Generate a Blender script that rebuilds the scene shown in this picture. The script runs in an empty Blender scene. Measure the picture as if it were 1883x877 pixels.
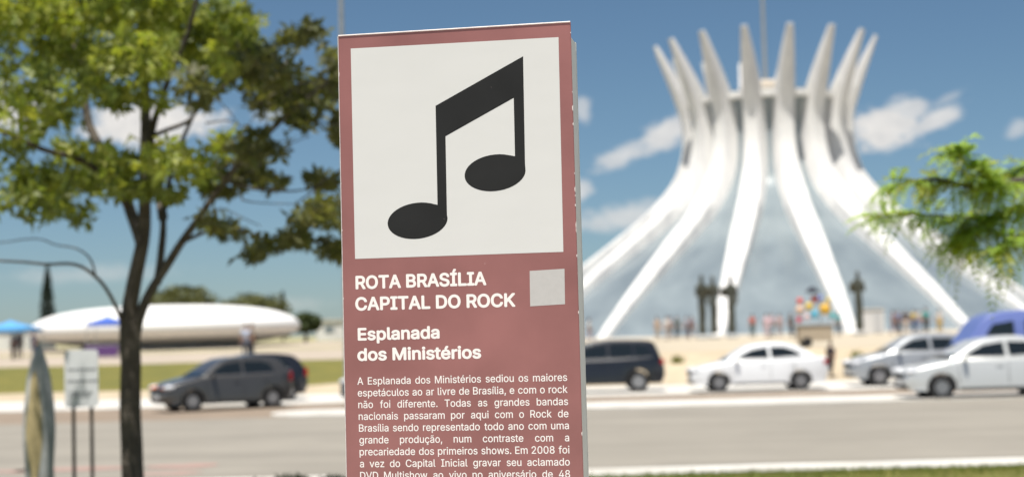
import bpy, bmesh, math, random, os
from mathutils import Vector, Matrix, noise
R = math.radians
PI = math.pi
rng = random.Random(7)
sc = bpy.context.scene
col = sc.collection

# ------------------------------------------------------------------ camera
EYE = Vector((0, 0, 1.95))
FPX = 2850.0                       # focal length in pixels of the 1883 px wide photograph
PITCH, ROLL = 0.05949, 0.02597
fw = Vector((0, math.cos(PITCH), math.sin(PITCH)))
x0 = Vector((1, 0, 0)); y0 = Vector((0, -math.sin(PITCH), math.cos(PITCH)))
rx = math.cos(ROLL) * x0 - math.sin(ROLL) * y0
uy = math.sin(ROLL) * x0 + math.cos(ROLL) * y0
cam = bpy.data.objects.new('camera', bpy.data.cameras.new('camera'))
col.objects.link(cam)
cam.matrix_world = Matrix(((rx.x, uy.x, -fw.x, EYE.x), (rx.y, uy.y, -fw.y, EYE.y), (rx.z, uy.z, -fw.z, EYE.z), (0, 0, 0, 1)))
cam.data.sensor_width = 36
cam.data.lens = FPX / 1883 * 36
cam.data.clip_start = 0.1
cam.data.clip_end = 8000
cam.data.dof.use_dof = True
cam.data.dof.focus_distance = 3.93
cam.data.dof.aperture_fstop = 2.7
cam.data.dof.aperture_blades = 0
sc.camera = cam

def ray(px, py):
    return (fw * FPX + rx * (px - 941.5) - uy * (py - 438.5)).normalized()
def at(px, py, Y):                 # the point at depth Y seen at a pixel of the photograph
    d = ray(px, py); return EYE + d * (Y / d.y)
def xat(px, Y, z=1.0):             # x of a thing standing at depth Y
    py = 600
    for _ in range(3):
        p = at(px, py, Y); py -= (z - p.z) * FPX / Y
    return at(px, py, Y).x

# ------------------------------------------------------------------ light and sky
SUN_EL, SUN_AZ = R(72), math.atan2(-0.33, -0.94)        # azimuth measured from +Y towards +X
sun_dir = Vector((math.sin(SUN_AZ) * math.cos(SUN_EL), math.cos(SUN_AZ) * math.cos(SUN_EL), math.sin(SUN_EL)))
sun = bpy.data.objects.new('sun', bpy.data.lights.new('sun', 'SUN'))
col.objects.link(sun)
sun.data.energy = 5.0; sun.data.angle = R(0.53); sun.data.color = (1.0, 0.955, 0.88)
sun.rotation_euler = (-sun_dir).to_track_quat('-Z', 'Y').to_euler()
sun.location = (0, 0, 60)
sc.view_settings.view_transform = 'Standard'
sc.view_settings.look = 'None'
sc.view_settings.exposure = 0.55
sc.view_settings.gamma = 1
sc.view_settings.use_curve_mapping = False
sc.cycles.use_denoising = True
sc.cycles.max_bounces = 8
sc.cycles.sample_clamp_direct = 0
sc.cycles.sample_clamp_indirect = 6

w = bpy.data.worlds.new('World'); sc.world = w; w.use_nodes = True
nt = w.node_tree; N = nt.nodes; L = nt.links
for n in list(N): N.remove(n)
def nd(t, **k):
    n = N.new(t)
    for a, b in k.items(): setattr(n, a, b)
    return n
def mth(op, a, b=None, c=None, clamp=False):
    n = nd('ShaderNodeMath', operation=op, use_clamp=clamp)
    for i, v in enumerate((a, b, c)):
        if v is None: continue
        if isinstance(v, (int, float)): n.inputs[i].default_value = v
        else: L.new(v, n.inputs[i])
    return n.outputs[0]
sky = nd('ShaderNodeTexSky', sky_type='NISHITA', sun_disc=False)
sky.sun_elevation = SUN_EL; sky.sun_rotation = SUN_AZ
sky.altitude = 1100; sky.air_density = 1.0; sky.dust_density = 0.6; sky.ozone_density = 2.0
tc = nd('ShaderNodeTexCoord')
sep = nd('ShaderNodeSeparateXYZ'); L.new(tc.outputs['Generated'], sep.inputs[0])
az = mth('ARCTAN2', sep.outputs[0], sep.outputs[1])
el = mth('ARCSINE', sep.outputs[2])
# broken cumulus: each cloud is a soft ellipse of directions eaten away by turbulence
def turb(scale, detail):
    cmb = nd('ShaderNodeCombineXYZ')
    L.new(az, cmb.inputs[0]); L.new(mth('MULTIPLY', el, 1.7), cmb.inputs[1])
    n = nd('ShaderNodeTexNoise'); n.inputs['Scale'].default_value = scale; n.inputs['Detail'].default_value = detail
    n.inputs['Roughness'].default_value = 0.62
    L.new(cmb.outputs[0], n.inputs['Vector'])
    return n.outputs[0]
t1 = mth('SUBTRACT', turb(26, 6), 0.5)
t2 = mth('SUBTRACT', turb(75, 6), 0.5)
t3 = mth('SUBTRACT', turb(190, 4), 0.5)
clouds = [  # px, py, half length, half height, tilt, softness, density
    (285, 224, 120, 40, 0.02, .55, 1.0), (10, 205, 70, 50, 0, .6, .95), (1150, 285, 64, 20, .40, .9, .7),
    (1218, 250, 62, 28, .5, .8, .85), (1620, 240, 78, 38, .02, .7, .95), (1715, 225, 62, 17, .42, .8, .8),
    (1665, 205, 40, 28, .2, .8, .75), (1745, 180, 34, 9, .45, 1.0, .35), (1135, 402, 105, 25, .06, 1.0, .68),
    (1872, 236, 24, 16, .3, .9, .5), (1070, 205, 15, 25, .1, .9, .55), (1066, 350, 24, 24, .1, .9, .7),
    (160, 505, 150, 16, .02, 1.2, .30), (520, 560, 80, 14, .0, 1.2, .25), (500, 200, 40, 22, .1, .9, .5),
    (-500, 120, 260, 70, .05, .7, .9), (-1200, 330, 330, 60, 0, .8, .8), (2450, 200, 260, 60, .1, .7, .9),
    (3000, 380, 300, 50, 0, .8, .8), (800, -500, 260, 70, .1, .8, .8), (1500, -800, 300, 90, .2, .8, .8)]
dens = None
for px, py, a, b, tilt, soft, dn in clouds:
    d = ray(px, py); ca = math.atan2(d.x, d.y); ce = math.asin(d.z)
    da = mth('SUBTRACT', az, ca); de = mth('SUBTRACT', el, ce)
    ct, st = math.cos(tilt), math.sin(tilt)
    u = mth('ADD', mth('MULTIPLY', da, ct * FPX / a), mth('MULTIPLY', de, st * FPX / a))
    v = mth('ADD', mth('MULTIPLY', de, ct * FPX / b), mth('MULTIPLY', da, -st * FPX / b))
    r2 = mth('SQRT', mth('ADD', mth('MULTIPLY', u, u), mth('MULTIPLY', v, v)))
    r2 = mth('ADD', r2, mth('ADD', mth('MULTIPLY', t1, 1.9), mth('ADD', mth('MULTIPLY', t2, 1.5), mth('MULTIPLY', t3, 0.7))))
    mr = nd('ShaderNodeMapRange', interpolation_type='SMOOTHSTEP')
    L.new(r2, mr.inputs[0]); mr.inputs[1].default_value = 1.0 + soft * .35; mr.inputs[2].default_value = 1.0 - soft * .75
    mr.inputs[3].default_value = 0; mr.inputs[4].default_value = dn
    dens = mr.outputs[0] if dens is None else mth('MAXIMUM', dens, mr.outputs[0])
SKY_K = 0.065
hue = nd('ShaderNodeMix', data_type='RGBA', blend_type='MULTIPLY'); hue.inputs[0].default_value = 1
L.new(sky.outputs[0], hue.inputs[6]); tint = nd('ShaderNodeMix', data_type='RGBA')
L.new(mth('MULTIPLY', el, 7.0, clamp=True), tint.inputs[0]); tint.inputs[6].default_value = (0.575, 0.70, 0.84, 1); tint.inputs[7].default_value = (0.64, 0.757, 0.80, 1)
L.new(tint.outputs[2], hue.inputs[7])
mix = nd('ShaderNodeMix', data_type='RGBA')
L.new(dens, mix.inputs[0]); L.new(hue.outputs[2], mix.inputs[6])
ctone = nd('ShaderNodeMix', data_type='RGBA')
L.new(mth('ADD', mth('MULTIPLY', t2, 2.2), .5, clamp=True), ctone.inputs[0])
ctone.inputs[6].default_value = (7.2, 7.15, 7.1, 1); ctone.inputs[7].default_value = (9.8, 9.4, 8.9, 1)
L.new(ctone.outputs[2], mix.inputs[7])
bg = nd('ShaderNodeBackground'); bg.inputs[1].default_value = SKY_K
L.new(mix.outputs[2], bg.inputs[0])
out = nd('ShaderNodeOutputWorld'); L.new(bg.outputs[0], out.inputs[0])

# ------------------------------------------------------------------ helpers
def mat(name, c, rough=.6, metal=0.0, var=0.0, scale=6.0, bump=0.0, bscale=30.0, coat=0.0, trans=0.0, spec=None, c2=None, attr=None, emis=None):
    m = bpy.data.materials.new(name); m.use_nodes = True
    t = m.node_tree; b = t.nodes['Principled BSDF']
    b.inputs['Base Color'].default_value = (*c, 1); b.inputs['Roughness'].default_value = rough
    b.inputs['Metallic'].default_value = metal; b.inputs['Coat Weight'].default_value = coat
    b.inputs['Coat Roughness'].default_value = .02
    if spec is not None: b.inputs['Specular IOR Level'].default_value = spec
    co = t.nodes.new('ShaderNodeTexCoord')
    src = None
    if var or c2:
        n = t.nodes.new('ShaderNodeTexNoise'); n.inputs['Scale'].default_value = scale; n.inputs['Detail'].default_value = 8
        n.inputs['Roughness'].default_value = .65
        t.links.new(co.outputs['Object'], n.inputs['Vector'])
        r = t.nodes.new('ShaderNodeValToRGB')
        r.color_ramp.elements[0].position = .32; r.color_ramp.elements[1].position = .68
        lo = c2 if c2 else tuple(x * (1 - var) for x in c)
        hi = c if c2 else tuple(min(1, x * (1 + var * .6)) for x in c)
        r.color_ramp.elements[0].color = (*lo, 1); r.color_ramp.elements[1].color = (*hi, 1)
        t.links.new(n.outputs[0], r.inputs[0]); src = r.outputs[0]
        t.links.new(src, b.inputs['Base Color'])
    if attr:
        a = t.nodes.new('ShaderNodeAttribute'); a.attribute_name = attr
        src = a.outputs['Color']; t.links.new(src, b.inputs['Base Color'])
    if bump:
        n = t.nodes.new('ShaderNodeTexNoise'); n.inputs['Scale'].default_value = bscale; n.inputs['Detail'].default_value = 6
        t.links.new(co.outputs['Object'], n.inputs['Vector'])
        bp = t.nodes.new('ShaderNodeBump'); bp.inputs['Strength'].default_value = bump; bp.inputs['Distance'].default_value = .02
        t.links.new(n.outputs[0], bp.inputs['Height']); t.links.new(bp.outputs[0], b.inputs['Normal'])
    if trans:
        tr = t.nodes.new('ShaderNodeBsdfTranslucent'); tr.inputs[0].default_value = (*c, 1)
        if src is not None:
            g = t.nodes.new('ShaderNodeMix'); g.data_type = 'RGBA'; g.blend_type = 'MULTIPLY'; g.inputs[0].default_value = 1
            t.links.new(src, g.inputs[6]); g.inputs[7].default_value = (1.5, 1.5, .7, 1)
            t.links.new(g.outputs[2], tr.inputs[0])
        mx = t.nodes.new('ShaderNodeMixShader'); mx.inputs[0].default_value = trans
        t.links.new(b.outputs[0], mx.inputs[1]); t.links.new(tr.outputs[0], mx.inputs[2])
        t.links.new(mx.outputs[0], t.nodes['Material Output'].inputs[0])
    return m

def streaks(m, scale, amount, lo=.4, hi=.65, tint=(1, 1, 1), detail=6):
    """stains or wear drawn out along one axis, multiplied into the base colour"""
    t = m.node_tree; b = t.nodes['Principled BSDF']; inp = b.inputs['Base Color']
    co = t.nodes.new('ShaderNodeTexCoord'); mp = t.nodes.new('ShaderNodeMapping'); mp.inputs['Scale'].default_value = scale
    n = t.nodes.new('ShaderNodeTexNoise'); n.inputs['Scale'].default_value = 1; n.inputs['Detail'].default_value = detail; n.inputs['Roughness'].default_value = .6
    t.links.new(co.outputs['Object'], mp.inputs[0]); t.links.new(mp.outputs[0], n.inputs['Vector'])
    r = t.nodes.new('ShaderNodeValToRGB'); r.color_ramp.elements[0].position = lo; r.color_ramp.elements[1].position = hi
    r.color_ramp.elements[0].color = (*[(1 - amount) * c for c in tint], 1); r.color_ramp.elements[1].color = (1, 1, 1, 1)
    t.links.new(n.outputs[0], r.inputs[0])
    g = t.nodes.new('ShaderNodeMix'); g.data_type = 'RGBA'; g.blend_type = 'MULTIPLY'; g.inputs[0].default_value = 1
    if inp.links: t.links.new(inp.links[0].from_socket, g.inputs[6])
    else: g.inputs[6].default_value = inp.default_value
    t.links.new(r.outputs[0], g.inputs[7]); t.links.new(g.outputs[2], inp)
class MB:
    def __init__(s): s.v = []; s.f = []; s.c = []
    def add(s, vs, fs, c=None):
        o = len(s.v); s.v += [tuple(p) for p in vs]; s.f += [[o + i for i in f] for f in fs]
        if c is not None: s.c += [c] * len(fs)
        return s
    def box(s, c, d, rot=None):
        vs = [Vector((sx * d[0] / 2, sy * d[1] / 2, sz * d[2] / 2)) for sz in (-1, 1) for sy in (-1, 1) for sx in (-1, 1)]
        if rot: vs = [rot @ q for q in vs]
        vs = [q + Vector(c) for q in vs]
        return s.add(vs, [(0, 2, 3, 1), (4, 5, 7, 6), (0, 1, 5, 4), (2, 6, 7, 3), (0, 4, 6, 2), (1, 3, 7, 5)])
    def tube(s, pts, rad, n=8, cap=True):
        pts = [Vector(p) for p in pts]
        if isinstance(rad, (int, float)): rad = [rad] * len(pts)
        vs = []; prev = None
        for i, p in enumerate(pts):
            t = (pts[min(i + 1, len(pts) - 1)] - pts[max(i - 1, 0)]).normalized()
            a = prev if prev else (Vector((1, 0, 0)) if abs(t.x) < .9 else Vector((0, 1, 0)))
            a = (a - t * a.dot(t)).normalized(); b = t.cross(a); prev = a
            vs += [p + (a * math.cos(2 * PI * k / n) + b * math.sin(2 * PI * k / n)) * rad[i] for k in range(n)]
        fs = [(i * n + k, i * n + (k + 1) % n, (i + 1) * n + (k + 1) % n, (i + 1) * n + k) for i in range(len(pts) - 1) for k in range(n)]
        if cap: fs += [tuple(range(n))[::-1], tuple(range((len(pts) - 1) * n, len(pts) * n))]
        return s.add(vs, fs)
    def lathe(s, prof, n=24, c=(0, 0, 0), axis='z', fold=None, cap=True):
        vs = []; 
        for r, z in prof:
            for k in range(n):
                a = 2 * PI * k / n
                q = r * (1 + fold(a, z)) if fold else r
                p = (q * math.cos(a), q * math.sin(a), z)
                if axis == 'y': p = (p[0], p[2], p[1])
                vs.append((p[0] + c[0], p[1] + c[1], p[2] + c[2]))
        m = len(prof)
        fs = [(i * n + k, i * n + (k + 1) % n, (i + 1) * n + (k + 1) % n, (i + 1) * n + k) for i in range(m - 1) for k in range(n)]
        if cap: fs += [tuple(range(n))[::-1], tuple(range((m - 1) * n, m * n))]
        return s.add(vs, fs)
    def ell(s, c, r, n=12, m=8):
        prof = [(max(1e-4, math.sin(PI * i / m)), -math.cos(PI * i / m)) for i in range(m + 1)]
        q = MB().lathe(prof, n)
        return s.add([(v[0] * r[0] + c[0], v[1] * r[1] + c[1], v[2] * r[2] + c[2]) for v in q.v], q.f)
    def build(s, name, m, parent=None, smooth=None, loc=None, bevel=0):
        me = bpy.data.meshes.new(name); me.from_pydata(s.v, [], s.f)
        b = bmesh.new(); b.from_mesh(me)
        if s.c:
            pass
        else:
            bmesh.ops.recalc_face_normals(b, faces=b.faces[:])
        if bevel:
            ed = [e for e in b.edges if len(e.link_faces) == 2 and e.calc_face_angle(0) > .6]
            bmesh.ops.bevel(b, geom=ed, offset=bevel, segments=2, affect='EDGES', clamp_overlap=True)
        b.to_mesh(me); b.free()
        if s.c:
            ca = me.color_attributes.new('tint', 'FLOAT_COLOR', 'CORNER')
            i = 0; buf = []
            for p, c in zip(me.polygons, s.c): buf += [*c, 1.0] * len(p.vertices)
            ca.data.foreach_set('color', buf)
        me.materials.append(m)
        if smooth is not None:
            for p in me.polygons: p.use_smooth = True
            me.set_sharp_from_angle(angle=R(smooth))
        me.update()
        return link(name, me, parent, loc)
def link(name, me, parent=None, loc=None):
    o = bpy.data.objects.new(name, me); col.objects.link(o)
    if parent: o.parent = parent
    if loc is not None: o.location = loc
    return o
def tag(o, label=None, cat=None, group=None, kind=None):
    if label: o['label'] = label
    if cat: o['category'] = cat
    if group: o['group'] = group
    if kind: o['kind'] = kind
    return o
def empty(name, loc, rz=0, label=None, cat=None, group=None):
    o = bpy.data.objects.new(name, None); col.objects.link(o)
    o.location = loc; o.rotation_euler = (0, 0, rz); o.empty_display_size = .2
    return tag(o, label, cat, group)
def copy_tree(o, parent=None):
    c = o.copy(); col.objects.link(c); c.parent = parent
    for ch in list(o.children): copy_tree(ch, c)
    return c
def lerp(tab, x):
    if x <= tab[0][0]: return tab[0][1:]
    for a, b in zip(tab, tab[1:]):
        if x <= b[0]:
            t = (x - a[0]) / (b[0] - a[0]); return tuple(p + (q - p) * t for p, q in zip(a[1:], b[1:]))
    return tab[-1][1:]
def catmull(tab, n):
    res = []; m = len(tab)
    for i in range(m - 1):
        p0, p1, p2, p3 = tab[max(i - 1, 0)], tab[i], tab[i + 1], tab[min(i + 2, m - 1)]
        for k in range(n):
            t = k / n
            res.append(tuple(.5 * (2 * b + (c - a) * t + (2 * a - 5 * b + 4 * c - d) * t * t + (3 * b - a - 3 * c + d) * t ** 3) for a, b, c, d in zip(p0, p1, p2, p3)))
    res.append(tuple(tab[-1])); return res

M = dict(
    asphalt=mat('asphalt', (.272, .248, .208), .9, var=.10, scale=.35, bump=.3, bscale=60),
    brown=mat('brown paving', (.27, .21, .155), .9, var=.16, scale=.6, bump=.3, bscale=50),
    kerb=mat('pale concrete', (.62, .60, .56), .85, var=.18, scale=1.1, bump=.2, bscale=25),
    sand=mat('sandy earth', (.47, .385, .268), .95, var=.2, scale=.5, bump=.5, bscale=14),
    plaza=mat('plaza stone', (.46, .395, .295), .9, var=.12, scale=.3),
    lawn=mat('lawn', (.180, .155, .028), .95, scale=.55, c2=(.105, .108, .020), bump=.8, bscale=22),
    path=mat('pinkish path', (.40, .335, .265), .9, var=.12, scale=.4),
    palelawn=mat('dry lawn', (.33, .30, .16), .95, var=.25, scale=.3),
    white=mat('white concrete', (.72, .71, .685), .75, var=.06, scale=.35, bump=.15, bscale=8),
    glazing=mat('grey glazing', (.225, .262, .278), .12, spec=.5),
    dark=mat('dark rubber', (.012, .012, .013), .8),
    chrome=mat('chrome', (.7, .7, .7), .08, 1.0),
    rim=mat('alloy', (.45, .45, .46), .35, .85),
    glass=mat('car glass', (.012, .016, .018), .06, spec=.6),
    lamp=mat('clear lamp', (.55, .56, .58), .12, spec=.6),
    amber=mat('amber lamp', (.65, .18, .05), .2),
    red=mat('red lamp', (.42, .012, .015), .2),
    plate=mat('grey plate', (.5, .5, .5), .5),
    steel=mat('grey painted steel', (.30, .31, .30), .5, .2, var=.15, scale=4),
    bark=mat('bark', (.12, .10, .08), .9, scale=5, c2=(.045, .036, .028), bump=.9, bscale=24),
    bronze=mat('bronze', (.088, .092, .066), .6, .2, scale=3, c2=(.05, .053, .042)),
)

streaks(M['asphalt'], (.03, .75, 1), .16, .35, .62); streaks(M['asphalt'], (.25, .5, 1), .10, .3, .5)
streaks(M['kerb'], (.5, 2.5, 1), .22, .36, .55, (1, .96, .9)); streaks(M['brown'], (.06, .9, 1), .16)
streaks(M['white'], (.9, .9, .07), .20, .34, .58, (.97, .97, 1)); streaks(M['glazing'], (.22, .22, .035), .24, .36, .64, (.95, .98, 1.02), 2)
# ------------------------------------------------------------------ ground
HL = [(-80, .35), (16, .2), (19.2, .15), (19.4, -.04), (51.4, -.04), (51.5, .03), (58, .10), (70, .90), (115, .98), (135, 1.30), (3200, 1.3)]
HR = [(-80, .35), (16, .2), (19.2, .15), (19.4, -.04), (51.4, -.04), (51.5, .03), (53, .22), (57.5, .98), (60, 1.0), (3200, 1.0)]
def H(x, y):
    t = min(1, max(0, (x + 8) / 8)); t = t * t * (3 - 2 * t)
    h = lerp(HL, y)[0] * (1 - t) + lerp(HR, y)[0] * t
    if 52 < y < 110: h += .05 * noise.noise((x * .35, y * .35, 1.3)) * min(1, (y - 52) / 3)
    return h
def steps(a, b, d):
    n = max(1, round((b - a) / d)); return [a + (b - a) * i / n for i in range(n + 1)]
def sheet(name, xs, ys, m, kind='structure', dz=0.0, f=None):
    q = MB(); nx = len(xs)
    q.v = [(x, y, (f(x, y) if f else H(x, y)) + dz) for y in ys for x in xs]
    q.f = [[j * nx + i, j * nx + i + 1, (j + 1) * nx + i + 1, (j + 1) * nx + i] for j in range(len(ys) - 1) for i in range(nx - 1)]
    return tag(q.build(name, m, smooth=60), kind=kind)
XW = [-1800, -600, -200] + steps(-90, 90, 3)[0:] + [200, 600, 1800]
XL = [x for x in XW if x < -8] + [-8, -6, -4, -2]; XR = [-2, 0] + [x for x in XW if x > 0]
flat = lambda z: (lambda x, y: z)
sheet('ground', [-1800, -200, 0, 200, 1800], [-300, -60, 19.3, 51.45, 52], M['sand'], f=lambda x, y: -.12)
sheet('near_lawn', XW, [-80, -30, 0, 8, 14, 16, 18, 19.2], M['lawn'])
sheet('bounce_paving', steps(-6, 9, 1), steps(-8, 9.5, 1), M['kerb'], dz=.012)  # unseen pale slab, added to bounce light onto the totem's face and side
sheet('road', [-1800, 1800], [20.4, 38.0], M['asphalt'], f=flat(0))
sheet('side_road', [-1800, 1800], [38.0, 44.6], M['brown'], f=flat(0))
def slab(name, x_a, x_b, ya, yb, z, m, rnd=0, bev=.03):
    q = MB()
    if rnd:
        n = 10; r = (yb - ya) / 2; pts = [(x_a + r - r * math.sin(PI * k / n), (ya + yb) / 2 - r * math.cos(PI * k / n)) for k in range(n + 1)] + [(x_b, yb), (x_b, ya)]
    else: pts = [(x_a, ya), (x_a, yb), (x_b, yb), (x_b, ya)]
    n = len(pts)
    q.add([(x, y, -.1) for x, y in pts] + [(x, y, z) for x, y in pts], [list(range(n)), list(range(n, 2 * n))] + [(i, (i + 1) % n, n + (i + 1) % n, n + i) for i in range(n)])
    return tag(q.build(name, m, bevel=bev), kind='structure')
slab('kerb', -400, 400, 19.2, 20.45, .13, M['kerb'])
xi = xat(497, 39.3, 0)
slab('median_strip', xi, 400, 37.9, 40.9, .035, M['kerb'], rnd=1, bev=.01)
slab('pavement', -400, 400, 44.6, 51.5, .035, M['kerb'], bev=.01)
sheet('sand_verge', XL, steps(51.5, 58, 1.3), M['sand'])
sheet('lawn', XL, steps(58, 70, 1), M['lawn'])
sheet('footpath', XL, steps(70, 115, 5), M['path'])
sheet('forecourt', XL, steps(121, 160, 3), M['path'])
sheet('dry_strip', XL, [115, 118, 121], M['palelawn'])
sheet('far_lawn', XL, [160, 220, 320, 600, 1200, 3200], M['palelawn'])
sheet('sand_bank', XR, steps(51.5, 60, .6), M['sand'])
sheet('plaza', XR, steps(60, 130, 5) + [220, 320, 600, 1200, 3200], M['plaza'])
# faded red paint on the asphalt
redp = mat('faded red paint', (.36, .20, .165), .9, scale=1.6, c2=(.285, .245, .215))
def blotch(px, py, a, b, seed):
    d = ray(px, py); c = EYE + d * (-EYE.z / d.z); q = MB(); n = 26
    pts = [(c.x + a * math.cos(t) * (1 + .25 * noise.noise((math.cos(t) * 2, math.sin(t) * 2, seed))), c.y + b * math.sin(t) * (1 + .3 * noise.noise((math.sin(t) * 2, math.cos(t) * 2, seed + 5))), .004) for t in (2 * PI * k / n for k in range(n))]
    q.add(pts, [list(range(n))])
    tag(q.build('road_paint', redp), kind='structure')
blotch(335, 856, .55, .42, 1); blotch(305, 870, .5, .35, 2); blotch(130, 862, .9, .38, 3); blotch(30, 866, .6, .3, 4)
# short grass along the near kerb
gm = mat('grass blades', (.15, .2, .03), .7, trans=.35, attr='tint')
q = MB()
for k in range(16000):
    x = rng.uniform(-9, 9); y = 19.10 + .12 * noise.noise((x * 1.3, 3, 1)) - abs(rng.gauss(0, .8)); z = H(x, min(y, 19.2))
    a = rng.uniform(0, 2 * PI); h = rng.uniform(.03, .08); wd = .006; lx, ly = rng.gauss(0, .035), rng.gauss(0, .035)
    g = rng.uniform(.6, 1.25)
    q.add([(x - wd * math.cos(a), y - wd * math.sin(a), z - .01), (x + wd * math.cos(a), y + wd * math.sin(a), z - .01), (x + lx, y + ly, z + h)], [(0, 1, 2)], (.12 * g, .16 * g, .022 * g))
tag(q.build('grass', gm), kind='stuff')

# ------------------------------------------------------------------ church with curved concrete ribs
CY = 170.0; CX = xat(1424, CY, 1.0); GZ = 1.0
prof = [  # height, outer radius, outer width, inner width, radial depth
    (0.6, 31.4, 1.0, 1.05, .7), (4.2, 27.0, 1.5, 1.6, .9), (8.0, 22.0, 1.95, 2.1, 1.2), (11.2, 17.7, 2.2, 2.5, 1.5),
    (14.2, 13.8, 2.25, 2.8, 1.8), (17.5, 10.8, 2.1, 2.9, 2.0), (20.5, 9.55, 1.8, 2.85, 2.0), (24.0, 9.35, 1.65, 2.55, 1.7),
    (27.0, 10.2, 1.6, 2.0, 1.3), (29.8, 11.2, 1.25, 1.45, .85), (32.7, 12.3, .62, .66, .35)]
st = catmull(prof, 4)
rib = MB(); secs = []
for i, (z, r, wo, wi, dp) in enumerate(st):
    a, b = st[max(i - 1, 0)], st[min(i + 1, len(st) - 1)]
    t = Vector((b[1] - a[1], 0, b[0] - a[0])).normalized(); n = Vector((-t.z, 0, t.x))
    if n.x > 0: n = -n
    o = Vector((r, 0, z)); ii = o + n * dp; ch = min(.16, wo * .14)
    secs.append((o, n, dp))
    rib.v += [tuple(p) for p in (o + n * ch + Vector((0, -wo / 2, 0)), o + Vector((0, -wo / 2 + ch, 0)), o + Vector((0, wo / 2 - ch, 0)), o + n * ch + Vector((0, wo / 2, 0)),
              ii + Vector((0, wi / 2, 0)), ii + Vector((0, -wi / 2, 0)))]
m = len(st)
rib.f = [[i * 6 + k, i * 6 + (k + 1) % 6, (i + 1) * 6 + (k + 1) % 6, (i + 1) * 6 + k] for i in range(m - 1) for k in range(6)] + [list(range(6))[::-1], [(m - 1) * 6 + k for k in range(6)]]
church = empty('cathedral', (CX, CY, GZ - 1), 0, 'white concrete church with tall curved ribs opening like a crown around grey glass', 'church')
ribo = rib.build('rib', M['white'], church, smooth=35)
A0 = -PI / 2 - R(9.5) - math.atan2(CX, CY)
for k in range(16):
    o = ribo if k == 0 else ribo.copy()
    if k: col.objects.link(o)
    o.rotation_euler = (0, 0, A0 + R(22.5) * k)
gl = MB(); nu = 10
rows = [(o + n * dp * .72) for o, n, dp in secs if o.z < 26.4]
for p in rows:
    for u in range(nu + 1):
        a = R(22.5) * u / nu
        sag = 1 - .012 * math.sin(PI * u / nu)
        gl.v.append((p.x * math.cos(a) * sag, p.x * math.sin(a) * sag, max(p.z, .9)))
gl.f = [[i * (nu + 1) + u, i * (nu + 1) + u + 1, (i + 1) * (nu + 1) + u + 1, (i + 1) * (nu + 1) + u] for i in range(len(rows) - 1) for u in range(nu)]
glo = gl.build('glass_panel', M['glazing'], church, smooth=60)
for k in range(16):
    o = glo if k == 0 else glo.copy()
    if k: col.objects.link(o)
    o.rotation_euler = (0, 0, A0 + R(22.5) * k)
cream = mat('cream concrete', (.60, .52, .42), .8, var=.08, scale=.5)
MB().lathe([(7.4, 25.75), (8.95, 25.75), (9.05, 25.9), (9.05, 26.45), (8.9, 26.5), (7.4, 26.5)], 64).build('roof_ring', M['white'], church, smooth=30)
MB().lathe([(.05, 25.9), (7.42, 25.9), (7.42, 26.4), (.05, 26.55)], 48).build('roof_slab', cream, church, smooth=30)
MB().lathe([(.05, 26.5), (2.6, 26.5), (2.7, 26.7), (2.7, 28.3), (2.5, 28.5), (.05, 28.65)], 40).build('lantern', cream, church, smooth=30)
mast = MB().lathe([(.22, 28.9), (.2, 36), (.12, 52)], 10).build('mast', M['steel'], church, smooth=40)
MB().box((0, 0, 50), (3.6, .16, .16)).build('cross_arm', M['steel'], mast)
MB().lathe([(33.2, .95), (33.2, 1.06), (32.6, 1.1), (.1, 1.1)], 64).build('base_step', M['kerb'], church, smooth=30)

# ------------------------------------------------------------------ low white dome on the left
DY = 135.0; DX = xat(307, DY, 2.5); dz = H(DX, DY)
dome = empty('domed_building', (DX, DY, dz), 0, 'low white flattened dome building like a saucer beyond the lawn', 'domed building')
pr = []
for k in range(25):
    a = -PI / 2 + PI * k / 24; c = abs(math.cos(a)) ** .74; s = math.sin(a)
    pr.append((max(.02, 11.5 * c), 1.62 + (2.02 if s > 0 else 1.60) * (abs(s) ** .95) * (1 if s > 0 else -1)))
MB().lathe(pr, 72).build('shell', mat('smooth white render', (.76, .75, .73), .7, var=.05, scale=.2), dome, smooth=50)
MB().lathe([(7.2, -.3), (7.2, .62), (.1, .62)], 48).build('base_wall', M['kerb'], dome, smooth=30)

# ------------------------------------------------------------------ far buildings and masts
def low_building(px_a, px_b, Y, h, label, cat='building'):
    a = xat(px_a, Y); b = xat(px_b, Y); z = H((a + b) / 2, Y); wd = b - a
    e = empty('low_building', ((a + b) / 2, Y, z), 0, label, cat)
    MB().box((0, 4, h / 2 - .3), (wd, 8, h + .6 - .25)).build('wall', M['white'], e)
    MB().box((0, 4, h - .1), (wd + .5, 8.5, .22)).build('roof', M['kerb'], e)
    n = max(2, int(wd / 3.2)); q = None
    for k in range(n):
        x = -wd / 2 + wd * (k + .5) / n
        MB().box((x, -.005, h * .5), (1.3, .06, .9)).build('window', M['glazing'], e)
low_building(-420, 62, 165, 2.5, 'long low white building at the left beyond the blue canopy')
low_building(582, 820, 215, 2.9, 'low white building right of the saucer dome, half behind the totem')
# lamp mast behind the totem
LX = xat(640, 53, 1); lp = empty('lamp_mast', (LX, 53, H(LX, 53)), 0, 'slender grey lamp mast rising behind the top left corner of the totem', 'lamp post')
MB().lathe([(.16, -.2), (.13, 2), (.065, 16.5)], 12).build('pole', M['steel'], lp, smooth=40)
MB().lathe([(.22, -.05), (.22, .18), (.16, .25)], 12).build('base_plate', M['steel'], lp)
for s in (-1, 1):
    arm = MB().tube([(0, 0, 16.3), (s * .7, 0, 16.8), (s * 1.6, 0, 16.9)], .04).build('arm', M['steel'], lp)
    MB().box((s * 1.75, 0, 16.87), (.6, .24, .12)).build('lamp_head', M['plate'], arm, bevel=.03)

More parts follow.
